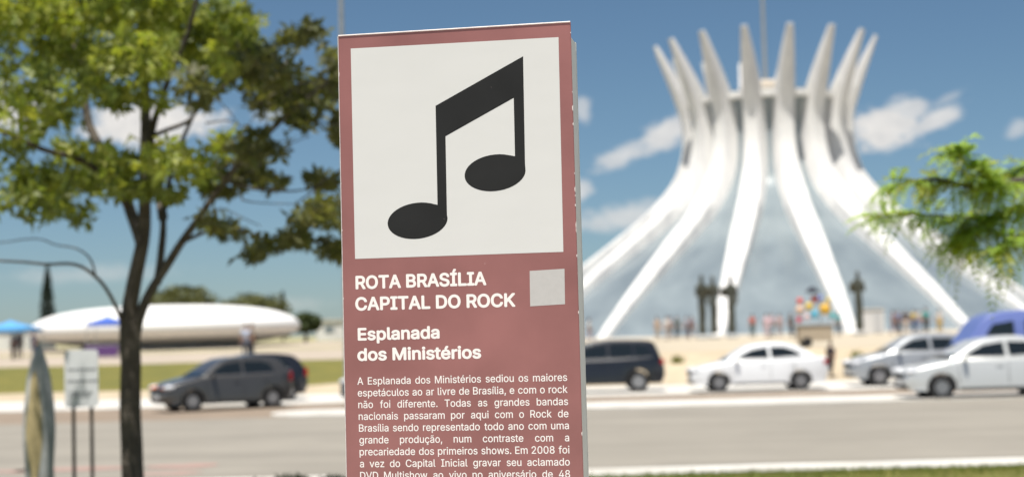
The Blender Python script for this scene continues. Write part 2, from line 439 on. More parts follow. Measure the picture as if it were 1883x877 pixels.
# ------------------------------------------------------------------ trees
def leaf_tuft(q, p, size, n, cold, droop=.35, rnd=rng):
    """a hand of n pointed leaflets spreading from p"""
    ax = Vector((rnd.gauss(0, .5), rnd.gauss(0, .5), rnd.uniform(-.2, 1))).normalized()
    a0 = rnd.uniform(0, 2 * PI); t = ax.orthogonal().normalized(); b = ax.cross(t)
    for k in range(n):
        a = a0 + 2 * PI * k / n * .85 + rnd.gauss(0, .15)
        d = (t * math.cos(a) + b * math.sin(a) + ax * rnd.uniform(-.1, .5)); d.z -= droop; d.normalize()
        sd = d.cross(ax); 
        if sd.length < .05: sd = d.orthogonal()
        sd.normalize(); nn = sd.cross(d); s = size * rnd.uniform(.7, 1.15); wd = s * .23
        g = rnd.uniform(.75, 1.25); c = (cold[0] * g * rnd.uniform(.9, 1.12), cold[1] * g, cold[2] * g)
        q.add([p, p + d * s * .45 + sd * wd + nn * wd * .25, p + d * s, p + d * s * .45 - sd * wd + nn * wd * .25], [(0, 1, 2), (0, 2, 3)], c)
leafm = mat('broad leaves', (.1, .13, .02), .5, trans=.45, attr='tint')
LEAF_LIT = (.245, .280, .052); MID = (.160, .195, .042); LEAF_SHADE = (.115, .122, .046)  # crown's lit side and shaded right side painted into the leaf colours
TY = 14.0; TX = xat(243, TY, .5)
tree = empty('broadleaf_tree', (TX, TY, H(TX, TY)), 0, 'broadleaf tree with dark forked trunk and yellow green crown beside the road', 'tree')
base = Vector(tree.location)
def loc(px, py, Y=TY): return at(px, py, Y) - base
wood = MB()
def limb(pts, r0, r1, n=9):
    P = [loc(*p) for p in pts]; C = [Vector(c) for c in catmull([tuple(p) for p in P], 4)]
    k = len(C); wood.tube([c + Vector((noise.noise(c * 3), noise.noise(c * 3 + Vector((5, 5, 5))), noise.noise(c * 2.6 + Vector((9, 2, 5))))) * (.012 if r0 > .03 else .045) for c in C], [r0 + (r1 - r0) * (i / (k - 1)) ** .8 for i in range(k)], n)
limb([(246, 1010), (244, 880), (240, 760), (240, 650), (238, 590)], .108, .088, 12)
limb([(238, 650), (236, 590), (247, 520), (262, 450), (268, 380), (266, 300, 14.1), (268, 200, 14.2), (262, 60, 14.3), (250, -120, 14.4), (240, -300, 14.6)], .085, .03, 10)
limb([(246, 660), (252, 600), (272, 545), (318, 470), (362, 405), (402, 350), (440, 300, 13.8), (520, 220, 13.7), (600, 150, 13.6)], .058, .014)
limb([(226, 600), (205, 555, 13.8), (178, 512, 13.6), (140, 490, 13.4), (85, 487, 13.2), (20, 480, 13), (-60, 470, 12.9)], .020, .009, 7)
limb([(175, 510, 13.6), (165, 480, 13.7), (130, 455, 13.8), (60, 440, 14), (-20, 450, 14)], .011, .005, 6)
limb([(263, 450), (240, 390, 14.2), (215, 320, 14.4), (165, 230, 14.6), (150, 130, 14.7), (110, 0, 14.9), (60, -150, 15)], .065, .02)
limb([(267, 400), (276, 310, 13.8), (280, 240, 13.7), (300, 170, 13.6), (345, 60, 13.4), (380, -80, 13.2)], .05, .015)
limb([(280, 250, 13.7), (330, 232, 13.5), (365, 205, 13.3), (400, 170, 13.1), (470, 110, 12.9)], .022, .01, 6)
limb([(235, 380, 14.2), (170, 305, 13.6), (80, 275, 13), (0, 240, 12.6), (-120, 200, 12.2)], .035, .014, 7)
limb([(290, 520), (300, 440, 14.2), (303, 380, 14.5), (320, 300, 15), (360, 200, 15.6), (420, 60, 16)], .04, .014, 7)
limb([(340, 440), (400, 420, 14.2), (460, 430, 14.3), (520, 445, 14.4), (600, 440, 14.5)], .02, .008, 6)
limb([(420, 330), (480, 345, 14.2), (540, 350, 14.4), (600, 345, 14.5)], .016, .006, 6)
limb([(300, 400, 14.5), (280, 300, 15.5), (260, 150, 17), (270, 0, 18.3)], .05, .016, 7)
for k in range(16):     # fine twigs
    a = rng.uniform(330, 600); b = rng.uniform(150, 420)
    limb([(a, b, 13.8), (a + rng.uniform(20, 50), b - rng.uniform(-10, 30), 13.9), (a + rng.uniform(60, 110), b - rng.uniform(-30, 50), 14)], .009, .004, 5)
wood.build('trunk', M['bark'], tree, smooth=60)
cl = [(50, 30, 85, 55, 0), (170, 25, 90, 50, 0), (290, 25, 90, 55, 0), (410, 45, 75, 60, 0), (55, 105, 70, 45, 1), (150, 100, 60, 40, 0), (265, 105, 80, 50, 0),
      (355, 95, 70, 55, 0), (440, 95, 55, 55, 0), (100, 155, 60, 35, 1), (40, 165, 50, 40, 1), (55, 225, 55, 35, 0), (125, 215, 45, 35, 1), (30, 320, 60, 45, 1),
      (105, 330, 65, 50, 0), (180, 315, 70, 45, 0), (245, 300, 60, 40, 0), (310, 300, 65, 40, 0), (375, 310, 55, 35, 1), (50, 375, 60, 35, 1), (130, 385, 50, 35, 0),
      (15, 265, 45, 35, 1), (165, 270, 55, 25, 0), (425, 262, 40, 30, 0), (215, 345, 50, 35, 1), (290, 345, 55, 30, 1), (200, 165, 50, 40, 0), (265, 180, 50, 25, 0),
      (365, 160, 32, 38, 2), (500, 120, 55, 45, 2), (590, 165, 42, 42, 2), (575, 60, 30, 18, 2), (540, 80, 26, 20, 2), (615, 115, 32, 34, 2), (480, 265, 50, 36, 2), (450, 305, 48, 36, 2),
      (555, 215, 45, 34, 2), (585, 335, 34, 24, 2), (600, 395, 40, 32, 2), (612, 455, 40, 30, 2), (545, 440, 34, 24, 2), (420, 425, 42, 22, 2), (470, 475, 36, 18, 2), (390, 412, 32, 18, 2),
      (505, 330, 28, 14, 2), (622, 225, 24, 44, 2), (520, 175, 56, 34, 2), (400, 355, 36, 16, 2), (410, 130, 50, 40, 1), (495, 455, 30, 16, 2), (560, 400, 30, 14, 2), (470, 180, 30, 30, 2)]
crown = MB()
def cluster(p, r, n, tint):
    for _ in range(n):
        while True:
            d = Vector((rng.uniform(-1, 1), rng.uniform(-1, 1), rng.uniform(-1, 1)))
            if d.length < 1: break
        d = d * (.55 + .45 * d.length)
        leaf_tuft(crown, p + Vector((d.x * r[0], d.y * r[1], d.z * r[2])), .118, 5, tint)
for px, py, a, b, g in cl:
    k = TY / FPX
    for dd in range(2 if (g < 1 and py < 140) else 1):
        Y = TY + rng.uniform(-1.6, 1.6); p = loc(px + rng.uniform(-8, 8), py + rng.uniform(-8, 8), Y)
        tint = (LEAF_LIT, MID, LEAF_SHADE)[g]
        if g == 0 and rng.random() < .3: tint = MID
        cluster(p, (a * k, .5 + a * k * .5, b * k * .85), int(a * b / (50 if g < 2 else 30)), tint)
for k in range(34):      # the rest of the crown, above and to the left of the picture
    a = rng.uniform(0, 2 * PI); rr = 3.6 * math.sqrt(rng.random())
    p = Vector((rr * math.cos(a) - .4, rr * math.sin(a) * 1.0 + .3, 0)); p.z = rng.uniform(5.4, 7.4) - .12 * rr * rr * .5
    if p.y < -1.5 and p.z < 5: continue
    u = p + base - EYE; f = u.dot(fw); sx = 941.5 + FPX * u.dot(rx) / f; sy = 438.5 - FPX * u.dot(uy) / f
    if sx > 440 and sy > -90: continue
    cluster(p, (.55, .55, .38), 60, MID if rng.random() < .5 else LEAF_LIT)
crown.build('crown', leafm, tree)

# feathery tree whose branch hangs in from the right
FY = 12.5; FX = xat(2230, FY, .5)
ft = empty('feathery_tree', (FX, FY, H(FX, FY)), 0, 'tree with fine feathery leaves, its branch hanging in front of the church', 'tree')
fb = Vector(ft.location); wood = MB()
def floc(px, py, Y): return at(px, py, Y) - fb
def flimb(pts, r0, r1, n=8):
    C = [Vector(c) for c in catmull([tuple(floc(*p)) for p in pts], 4)]; k = len(C)
    wood.tube(C, [r0 + (r1 - r0) * i / (k - 1) for i in range(k)], n); return C
flimb([(2232, 1010, 12.5), (2228, 760, 12.5), (2210, 500, 12.5), (2195, 250, 12.5), (2230, 0, 12.7), (2260, -300, 13)], .13, .04, 10)
tw = [flimb(p, a, b) for p, a, b in (
    ([(2200, 420, 12.5), (2050, 330, 12.3), (1900, 330, 12.1), (1800, 345, 12), (1720, 330, 12), (1640, 338, 12)], .05, .006),
    ([(1960, 325, 12.2), (1880, 380, 12.2), (1800, 400, 12.3), (1700, 395, 12.3), (1610, 400, 12.4)], .02, .004),
    ([(1840, 345, 12), (1790, 310, 11.9), (1752, 275, 11.8)], .012, .004),
    ([(1960, 330, 12.2), (1920, 300, 12.4), (1880, 310, 12.6), (1830, 325, 12.7)], .015, .004),
    ([(1930, 360, 12.2), (1890, 430, 12), (1850, 450, 11.9), (1815, 465, 11.9)], .014, .004),
    ([(1840, 395, 12.2), (1790, 420, 12.2), (1760, 440, 12.2)], .01, .004),
    ([(2195, 300, 12.5), (2080, 200, 12.2), (1990, 180, 11.9)], .04, .01),
    ([(2210, 250, 12.6), (2330, 150, 12.6), (2480, 120, 12.6)], .04, .01),
    ([(2225, 100, 12.6), (2180, -60, 13.4), (2100, -150, 14.4)], .04, .01),
    ([(2225, 60, 12.6), (2240, -60, 11.6), (2230, -160, 10.6)], .04, .01))]
wood.build('trunk', M['bark'], ft, smooth=60)
frond = MB(); FG = (.29, .40, .09)
def feather(p, d, ln, c):
    d = d.normalized(); up = Vector((0, 0, 1)); sd = d.cross(up)
    sd = sd.normalized() if sd.length > .1 else Vector((1, 0, 0)); n = 11
    prev = p
    for i in range(1, n + 1):
        t = i / n; q = p + d * ln * t + Vector((0, 0, -.55 * ln * t * t))
        pl = ln * .30 * math.sin(PI * (t * .82 + .14))
        for s in (-1, 1):
            v = (sd * s + d * .45 + Vector((0, 0, -.25 + rng.gauss(0, .12)))).normalized(); wv = (q - prev).normalized() * .011
            g = rng.uniform(.75, 1.3)
            frond.add([q - wv, q + v * pl * .5 - wv * 1.3, q + v * pl, q + v * pl * .5 + wv * 1.3], [(0, 1, 2), (0, 2, 3)], (c[0] * g, c[1] * g, c[2] * g))
        prev = q
for j, C in enumerate(tw):
    nfr = 110 if j in (0, 1) else 66 if j < 6 else 60
    for _ in range(nfr):
        t = rng.uniform(.22 if j == 0 else .1, 1); i = min(len(C) - 2, int(t * (len(C) - 1))); p = C[i].lerp(C[i + 1], rng.random())
        d = (C[i + 1] - C[i]).normalized() * .5 + Vector((rng.gauss(0, .8), rng.gauss(0, .8), rng.uniform(-.5, .75)))
        c = FG if rng.random() < .7 else (.27, .29, .045)
        feather(p, d, rng.uniform(.20, .36), c)
frond.build('crown', mat('feathery leaves', FG, .55, trans=.58, attr='tint'), ft)

# distant trees
farleaf = mat('far foliage', (.06, .075, .02), .7, trans=.2, attr='tint')
def far_tree(px, Y, top, halfw, label, name='round_tree', cone=False, tint=(.11, .115, .034), lab2=None):
    x = xat(px, Y, 2); z = H(x, Y); e = empty(name, (x, Y, z), 0, label, 'tree', 'trees far beyond the lawn')
    h = top - z
    wd = MB().tube([(0, 0, -.2), (.05, 0, h * .3), (0, .05, h * .75)], [.22, .17, .05], 7)
    if not cone:
        for k in range(5): 
            a = k * 1.257; wd.tube([(0, 0, h * .3), (halfw * .4 * math.cos(a), halfw * .4 * math.sin(a), h * .55), (halfw * .7 * math.cos(a), halfw * .7 * math.sin(a), h * .72)], [.1, .06, .03], 5)
    wd.build('trunk', M['bark'], e, smooth=50)
    q = MB(); lf = .30 if not cone else .26
    for k in range(2600 if not cone else 1500):
        if cone:
            t = rng.random() ** .8; zz = h * (.08 + .92 * t); rr = halfw * (1 - t) ** .8 * math.sqrt(rng.random()); a = rng.uniform(0, 2 * PI)
            p = Vector((rr * math.cos(a), rr * math.sin(a), zz))
        else:
            while True:
                d = Vector((rng.uniform(-1, 1), rng.uniform(-1, 1), rng.uniform(-.8, 1)))
                if d.length < 1: break
            bulge = 1 + .3 * noise.noise(d * 2.2 + Vector((px, 0, 0)))
            p = Vector((d.x * halfw * bulge, d.y * halfw * bulge, h * .66 + d.z * h * .33 * bulge))
        n = Vector((rng.gauss(0, 1), rng.gauss(0, 1), rng.gauss(.5, 1))).normalized(); t1_ = n.orthogonal().normalized(); t2_ = n.cross(t1_); s = lf * rng.uniform(.6, 1.3); g = rng.uniform(.6, 1.35)
        q.add([p - t1_ * s, p + t2_ * s * .6, p + t1_ * s, p - t2_ * s * .6], [(0, 1, 2, 3)], (tint[0] * g, tint[1] * g, tint[2] * g))
    q.build('crown', farleaf, e)
far_tree(338, 185, 8.4, 4.4, 'broad green tree rising behind the top of the saucer dome')
far_tree(468, 190, 7.3, 4.2, 'rounded tree behind the right shoulder of the saucer dome')
far_tree(562, 165, 4.4, 1.7, 'small green tree at the right end of the saucer dome', tint=(.05, .07, .018))
far_tree(88, 200, 11.9, 1.5, 'tall narrow dark conifer left of the saucer dome', 'conifer', True, (.022, .036, .026))
far_tree(521, 240, 8.9, 1.0, 'small far conifer above the right end of the saucer dome', 'conifer', True, (.03, .045, .03))
# tufts of weed on the sandy bank
for px, py, lab in ((1203, 650, 'yellow green weed on the sandy bank between the black car and the white sedan'), (1576, 648, 'yellow green weed on the bank above the silver hatchback nose'), (1245, 668, 'small weed low on the bank just left of the white sedan')):
    Y = 55.5; x = xat(px, Y, .7); q = MB()
    for k in range(150):
        a = rng.uniform(0, 2 * PI); rr = abs(rng.gauss(0, .09)); h = rng.uniform(.12, .38); l = rng.uniform(.02, .2)
        p = Vector((rr * math.cos(a), rr * math.sin(a), -.02)); tp = p + Vector((l * math.cos(a), l * math.sin(a), h)); g = rng.uniform(.7, 1.3)
        q.add([p + Vector((-.014, 0, 0)), p + Vector((.014, 0, 0)), tp], [(0, 1, 2)], (.19 * g, .2 * g, .04 * g))
    tag(q.build('weed_plant', gm, loc=(x, Y, H(x, Y))), lab, 'plant', 'weeds on the sandy bank')

# low dark plants in the near grass
for px, wd_, h, lab in ((535, .26, .12, 'low dark leafy plant by the kerb, midway between the trunk and the totem'), (618, .18, .10, 'low dark leafy plant tight against the left side of the totem'), (470, .20, .07, 'smallest low dark plant by the kerb, nearest the trunk')):
    Y = 18.7; x = xat(px, Y, .2); q = MB()
    for k in range(150):
        a = rng.uniform(0, 2 * PI); rr = wd_ * math.sqrt(rng.random()); p = Vector((rr * math.cos(a), rr * math.sin(a), rng.uniform(.02, h * (1.1 - .6 * (rr / wd_) ** 2))))
        leaf_tuft(q, p, .075, 3, (.030, .040, .016), .1)
    tag(q.build('low_plant', leafm, loc=(x, Y, H(x, Y))), lab, 'plant', 'low plants by the near kerb')
# ------------------------------------------------------------------ cars (front towards -x)
def paint(name, c, metal=.0, rough=.35): return mat(name, c, rough, metal, coat=.7)
P_WHITE = paint('white paint', (.74, .75, .76)); P_SILVER = paint('silver paint', (.37, .385, .40), .35, .34)
P_SILVER2 = paint('pale silver paint', (.58, .59, .58), .25, .36); P_GREY = paint('graphite paint', (.062, .060, .058), .2)
P_BLACK = paint('black paint', (.010, .011, .015)); P_BLUE = paint('blue paint', (.125, .165, .40)); P_MID = paint('mid grey paint', (.16, .17, .18), .4)
TRIM = mat('black plastic', (.02, .02, .021), .6)
def make_car(name, loc_, rz, label, cat, P, T, amber=False, group='cars parked and passing on the far side of the road'):
    """T: L, W, body outline top points, greenhouse base/roof points, wheel x, wheel radius, clearance"""
    e = empty(name, loc_, rz, label, cat, group)
    Lh, W = T['L'] / 2, T['W']; wr = T['wr']; cz = T['cl']; wx = T['wx']
    top = catmull(T['top'], 3)
    arch = []
    def arc(cx, ra):
        n = 9; a0 = math.acos(max(-1, min(1, (cz - wr) / ra))) 
        return [(cx + ra * math.sin(a0 - 2 * a0 * k / n), wr + ra * math.cos(a0 - 2 * a0 * k / n)) for k in range(n + 1)]
    bot = [(Lh - .12, cz)] + arc(wx[1], wr + .06) + arc(wx[0], wr + .06) + [(-Lh + .12, cz + .02)]
    out_ = [tuple(p) for p in top] + bot
    nb = len(top); n = len(out_)
    def ty(x): return 1 - .13 * (abs(x) / Lh) ** 4
    layers = []
    for yy, ins in ((-W / 2, 1.15), (-W / 2 + .015, .72), (-W / 2 + .05, .30), (-W / 2 + .11, 0), (W / 2 - .11, 0), (W / 2 - .05, .30), (W / 2 - .015, .72), (W / 2, 1.15)):
        ring = []
        for i, (x, z) in enumerate(out_):
            if ins and i < nb: 
                x2 = x * (1 - .028 * ins); z2 = z - .062 * ins * max(0, (z - .35)) / .6
            else: x2, z2 = x, z
            ring.append((x2, yy * ty(x), z2))
        layers.append(ring)
    q = MB(); q.v = [p for r_ in layers for p in r_]
    q.f = [list(range(n))[::-1], list(range(7 * n, 8 * n))] + [[l * n + i, l * n + (i + 1) % n, (l + 1) * n + (i + 1) % n, (l + 1) * n + i] for l in range(7) for i in range(n)]
    me_o = q.build('body', P, e)
    b = bmesh.new(); b.from_mesh(me_o.data); bmesh.ops.triangulate(b, faces=[f for f in b.faces if len(f.verts) > 4]); b.to_mesh(me_o.data); b.free()
    for p in me_o.data.polygons: p.use_smooth = True
    me_o.data.set_sharp_from_angle(angle=R(48))
    # greenhouse: cross-section narrows towards the roof
    gh = catmull(T['gh'], 3); zb = min(g[1] for g in gh); zt = max(g[1] for g in gh)
    wb, wt = W / 2 - .045, W / 2 - T.get('tumble', .2)
    def gy(z): return wb + (wt - wb) * (max(0, z - zb) / (zt - zb)) ** 1.15
    q = MB(); k = len(gh)
    rowsg = [(-1, 0), (-.982, .45), (-.945, .72), (-.87, .92), (-.5, 1.0), (.5, 1.0), (.87, .92), (.945, .72), (.982, .45), (1, 0)]
    def up(z): return .055 * min(1, max(0, (z - zb) / .25))
    q.v = [(x, gy(z) * f_, z + up(z) * u_) for f_, u_ in rowsg for x, z in gh]
    q.f = [list(range(k))[::-1], list(range(9 * k, 10 * k))] + [[l * k + i, l * k + (i + 1) % k, (l + 1) * k + (i + 1) % k, (l + 1) * k + i] for l in range(9) for i in range(k)]
    go = q.build('roof', P, e)
    b = bmesh.new(); b.from_mesh(go.data); bmesh.ops.triangulate(b, faces=[f for f in b.faces if len(f.verts) > 4]); b.to_mesh(go.data); b.free()
    for p in go.data.polygons: p.use_smooth = True
    go.data.set_sharp_from_angle(angle=R(48))
    # side windows follow the tumblehome
    for s in (-1, 1):
        for poly in T['win']:
            q = MB(); m_ = len(poly)
            q.v = [(x, s * (gy(z) + .006), z) for x, z in poly] + [(x, s * (gy(z) - .02), z) for x, z in poly]
            q.f = [list(range(m_)), list(range(m_, 2 * m_))] + [[i, (i + 1) % m_, m_ + (i + 1) % m_, m_ + i] for i in range(m_)]
            q.build('side_window', M['glass'], e)
        q = MB().tube([(T['win'][0][0][0] - .05, s * (W / 2 - .034), zb + .075), (0, s * (W / 2 - .03), zb + .09), (T['win'][-1][-1][0], s * (W / 2 - .034), zb + .10)], .011, 8); q.build('chrome_strip', M['chrome'], e, smooth=60)
        q = MB().ell((T['gh'][0][0] + .42, s * (W / 2 + .07), zb + .1), (.06, .085, .06)); q.box((T['gh'][0][0] + .44, s * (W / 2 - .01), zb + .06), (.05, .1, .04)); q.build('wing_mirror', P, e, smooth=50)
        for hx in T['handles']: MB().box((hx, s * (W / 2 + .004) * ty(hx), zb - .12), (.17, .018, .028)).build('door_handle', P, e, bevel=.008)
        for dx in T['seams']: MB().box((dx, s * (W / 2 - .004) * ty(dx), (zb + cz) / 2 + .05), (.012, .014, zb - cz - .22)).build('door_seam', TRIM, e)
        MB().box(((wx[0] + wx[1]) / 2, s * (W / 2 - .03), cz + .035), (wx[1] - wx[0] - 2 * wr - .2, .09, .09)).build('sill', TRIM, e, bevel=.02)
        # lamps
        hl = T['hl']; h = MB().ell((hl[0], s * (W / 2 * ty(hl[0]) - .16), hl[1]), (.24, .17, .09)); ho = h.build('headlight', M['lamp'], e, smooth=60)
        if amber: MB().ell((hl[0] - .02, s * (W / 2 * ty(hl[0]) - .30), hl[1] - .02), (.21, .07, .07)).build('indicator', M['amber'], ho, smooth=60)
        tl = T['tl']; MB().box((tl[0], s * (W / 2 * ty(tl[0]) - .11), tl[1]), (.16, .22, tl[2])).build('taillight', M['red'], e, bevel=.03)
        for x in wx:
            wh = MB().lathe([(wr * .58, -.1), (wr * .9, -.105), (wr * .985, -.08), (wr, 0), (wr * .985, .08), (wr * .9, .105), (wr * .58, .1), (wr * .58, -.1)], 28, axis='y', cap=False).build('wheel', M['dark'], e, smooth=40, loc=(x, s * (W / 2 - .115), wr))
            q = MB().lathe([(wr * .62, -.05), (wr * .66, -.095), (wr * .60, -.1), (wr * .56, -.055), (wr * .56, .055), (wr * .60, .1), (wr * .66, .095), (wr * .62, .05)], 28, axis='y')
            for a in range(6): q.box((wr * .3 * math.cos(a * PI / 3), s * .075, wr * .3 * math.sin(a * PI / 3)), (wr * .6, .03, wr * .17), Matrix.Rotation(-a * PI / 3, 3, 'Y'))
            q.lathe([(.02, s * .05), (wr * .16, s * .05), (wr * .16, s * .1), (.02, s * .1)], 12, axis='y')
            q.build('rim', M['rim'], wh, smooth=30)
    # windscreen and rear window lie on the sloping ends of the greenhouse
    def screen(nm, a, bq):
        ax, az_ = a; bx, bz = bq; dx, dz_ = bx - ax, bz - az_; nl = math.hypot(dx, dz_); nx, nz = -dz_ / nl, dx / nl
        if (nm == 'windscreen') != (nx < 0): nx, nz = -nx, -nz
        q = MB()
        for off in (.012, -.03):
            for t in (.08, .92):
                x, z = ax + dx * t + nx * off, az_ + dz_ * t + nz * off; y = gy(z) * .9
                q.v += [(x, -y, z), (x, y, z)]
        q.f = [(0, 1, 3, 2), (4, 6, 7, 5), (0, 4, 5, 1), (2, 3, 7, 6), (0, 2, 6, 4), (1, 5, 7, 3)]
        q.build(nm, M['glass'], e)
    screen('windscreen', *T['ws']); screen('rear_window', *T['rw'])
    MB().box((-Lh + .015, 0, T['grille']), (.06, W * .5, .13)).build('grille', TRIM, e, bevel=.02)
    MB().box((-Lh + .05, 0, cz + .12), (.12, W * .7, .12)).build('bumper_trim', TRIM, e, bevel=.03)
    MB().box((-Lh - .002, 0, T['grille'] - .17), (.03, .4, .11)).build('number_plate', M['plate'], e)
    MB().box((Lh + .002, 0, T['rp']), (.03, .4, .11)).build('number_plate', M['plate'], e)
    MB().box((0, 0, cz + .03), (T['L'] * .86, W * .8, .06)).build('underbody', TRIM, e)
    return e
HATCH = dict(L=3.95, W=1.70, wr=.30, cl=.22, wx=(-1.19, 1.28), tumble=.2,
    top=[(-1.86, .26), (-1.975, .42), (-1.93, .62), (-1.72, .80), (-1.2, .93), (-.78, 1.0), (.2, 1.02), (1.3, 1.04), (1.86, 1.02), (1.95, .80), (1.965, .5), (1.86, .26)],
    gh=[(-1.02, .93), (-.62, 1.15), (-.18, 1.40), (.35, 1.475), (1.0, 1.46), (1.5, 1.38), (1.72, 1.18), (1.86, .97)],
    ws=[(-1.02, .96), (-.18, 1.40)], rw=[(1.87, 1.0), (1.5, 1.39)],
    win=[[(-.72, 1.04), (-.16, 1.33), (.30, 1.39), (.34, 1.05)], [(.42, 1.05), (.40, 1.39), (1.0, 1.375), (1.22, 1.30), (1.36, 1.07)]],
    handles=(.15, 1.05), seams=(-.78, .38, 1.12), hl=(-1.78, .70), tl=(1.87, .90, .30), grille=.60, rp=.72)
SEDAN = dict(L=4.35, W=1.72, wr=.305, cl=.22, wx=(-1.32, 1.26), tumble=.21,
    top=[(-2.05, .26), (-2.17, .42), (-2.12, .62), (-1.9, .78), (-1.4, .89), (-.95, .97), (.2, 1.0), (1.35, 1.03), (1.95, 1.04), (2.13, .98), (2.17, .6), (2.06, .28)],
    gh=[(-1.18, .92), (-.72, 1.16), (-.28, 1.38), (.3, 1.465), (.8, 1.45), (1.25, 1.31), (1.62, 1.12), (1.86, 1.0)],
    ws=[(-1.18, .95), (-.28, 1.38)], rw=[(1.86, 1.02), (1.05, 1.38)],
    win=[[(-.82, 1.03), (-.24, 1.31), (.24, 1.38), (.28, 1.04)], [(.36, 1.04), (.34, 1.385), (.78, 1.37), (1.1, 1.26), (1.36, 1.09)]],
    handles=(.1, 1.0), seams=(-.9, .32, 1.08), hl=(-1.97, .69), tl=(2.06, .88, .2), grille=.58, rp=.75)
SUV = dict(L=4.35, W=1.80, wr=.35, cl=.28, wx=(-1.33, 1.27), tumble=.17,
    top=[(-2.06, .32), (-2.17, .5), (-2.13, .78), (-1.95, .95), (-1.4, 1.04), (-.95, 1.10), (.2, 1.12), (1.4, 1.14), (2.02, 1.12), (2.13, .9), (2.17, .55), (2.08, .34)],
    gh=[(-1.12, 1.03), (-.76, 1.3), (-.42, 1.54), (.2, 1.66), (1.1, 1.655), (1.75, 1.60), (1.93, 1.35), (2.03, 1.08)],
    ws=[(-1.12, 1.06), (-.42, 1.54)], rw=[(2.04, 1.1), (1.78, 1.6)],
    win=[[(-.82, 1.14), (-.36, 1.48), (.24, 1.575), (.28, 1.15)], [(.36, 1.15), (.34, 1.58), (1.08, 1.57), (1.1, 1.16)], [(1.2, 1.16), (1.18, 1.56), (1.6, 1.5), (1.74, 1.19)]],
    handles=(.1, .95), seams=(-.9, .32, 1.14), hl=(-1.97, .86), tl=(2.06, .98, .2), grille=.74, rp=.82)
VAN = dict(L=4.7, W=1.86, wr=.33, cl=.26, wx=(-1.55, 1.35), tumble=.12,
    top=[(-2.25, .32), (-2.35, .5), (-2.31, .82), (-2.15, 1.02), (-1.85, 1.11), (-1.4, 1.17), (0, 1.18), (1.4, 1.18), (2.25, 1.17), (2.34, .9), (2.35, .55), (2.26, .34)],
    gh=[(-1.95, 1.09), (-1.58, 1.55), (-1.2, 2.0), (-.6, 2.17), (.8, 2.19), (2.0, 2.15), (2.2, 1.8), (2.29, 1.15)],
    ws=[(-1.95, 1.12), (-1.2, 2.0)], rw=[(2.29, 1.18), (2.05, 2.1)],
    win=[[(-1.45, 1.25), (-1.02, 1.86), (-.42, 1.95), (-.40, 1.25)], [(-.1, 1.25), (-.1, 1.95), (.85, 1.95), (.85, 1.25)], [(1.0, 1.25), (1.0, 1.95), (1.85, 1.92), (1.98, 1.25)]],
    handles=(-.45, .0), seams=(-1.5, -.25, .93), hl=(-2.14, .84), tl=(2.25, .95, .5), grille=.72, rp=.75)
def car_at(kind, px_front, Y, T, P, label, cat, sc_=1.0, **k):
    x = xat(px_front, Y - T['W'] / 2 * sc_, .5) + T['L'] / 2 * sc_ + .1
    z = .035 if (44.6 < Y < 51.5) else .0
    e = make_car(kind, (x, Y, z), 0, label, cat, P, T, **k); e.scale = (sc_, sc_, sc_); return e
car_at('parked_sedan', 1266, 45.6, SEDAN, P_WHITE, 'white sedan parked side on below the sandy bank', 'car', sc_=.915)
car_at('parked_hatchback', 1563, 47.0, HATCH, P_SILVER, 'silver hatchback behind the pale silver car at the right', 'car')
car_at('parked_suv', 1218 - .91 * 4.35 * FPX / 46.4, 47.3, SUV, P_BLACK, 'black sport utility car whose tail emerges right of the totem', 'car', sc_=.91)
car_at('parked_car', 617, 43.0, HATCH, P_MID, 'grey car mostly hidden behind the left edge of the totem', 'car')
car_at('parked_sedan', 1661, 38.9, SEDAN, P_SILVER2, 'pale silver car nearest the camera, cut by the right edge', 'car', sc_=1.0)
car_at('blue_van', 1738, 43.4, VAN, P_BLUE, 'tall blue van behind the pale silver car at the right edge', 'van', sc_=.965)
hx = (xat(366, 41.9) + xat(501, 43.6)) / 2
make_car('parked_hatchback', (hx - .5, 43.2, 0), R(32), 'dark grey hatchback turned towards the camera with amber indicator', 'car', P_GREY, HATCH, amber=True).scale = (.94,) * 3
make_car('parked_hatchback', (xat(577, 47.0) - 2.15, 47.0, .035), R(24), 'black hatchback behind the dark grey one with its red tail light showing', 'car', P_BLACK, HATCH).scale = (.94,) * 3

# ------------------------------------------------------------------ people
def skin_mesh(name, pts, edges, rad, m, sub=1, root=0):
    me = bpy.data.meshes.new(name); me.from_pydata(pts, edges, []); o = bpy.data.objects.new(name + '_tmp', me); col.objects.link(o)
    md = o.modifiers.new('s', 'SKIN'); md.use_smooth_shade = True
    sv = me.skin_vertices[0].data if me.skin_vertices else None
    if sv is None:
        bpy.context.view_layer.update(); sv = me.skin_vertices[0].data
    for i, r_ in enumerate(rad): sv[i].radius = (r_, r_) if not isinstance(r_, tuple) else r_; sv[i].use_root = (i == root)
    s2 = o.modifiers.new('d', 'SUBSURF'); s2.levels = sub; s2.render_levels = sub
    dg = bpy.context.evaluated_depsgraph_get(); dg.update()
    res = bpy.data.meshes.new_from_object(o.evaluated_get(dg)); res.name = name
    bpy.data.objects.remove(o); res.materials.clear(); res.materials.append(m)
    for p in res.polygons: p.use_smooth = True
    return res
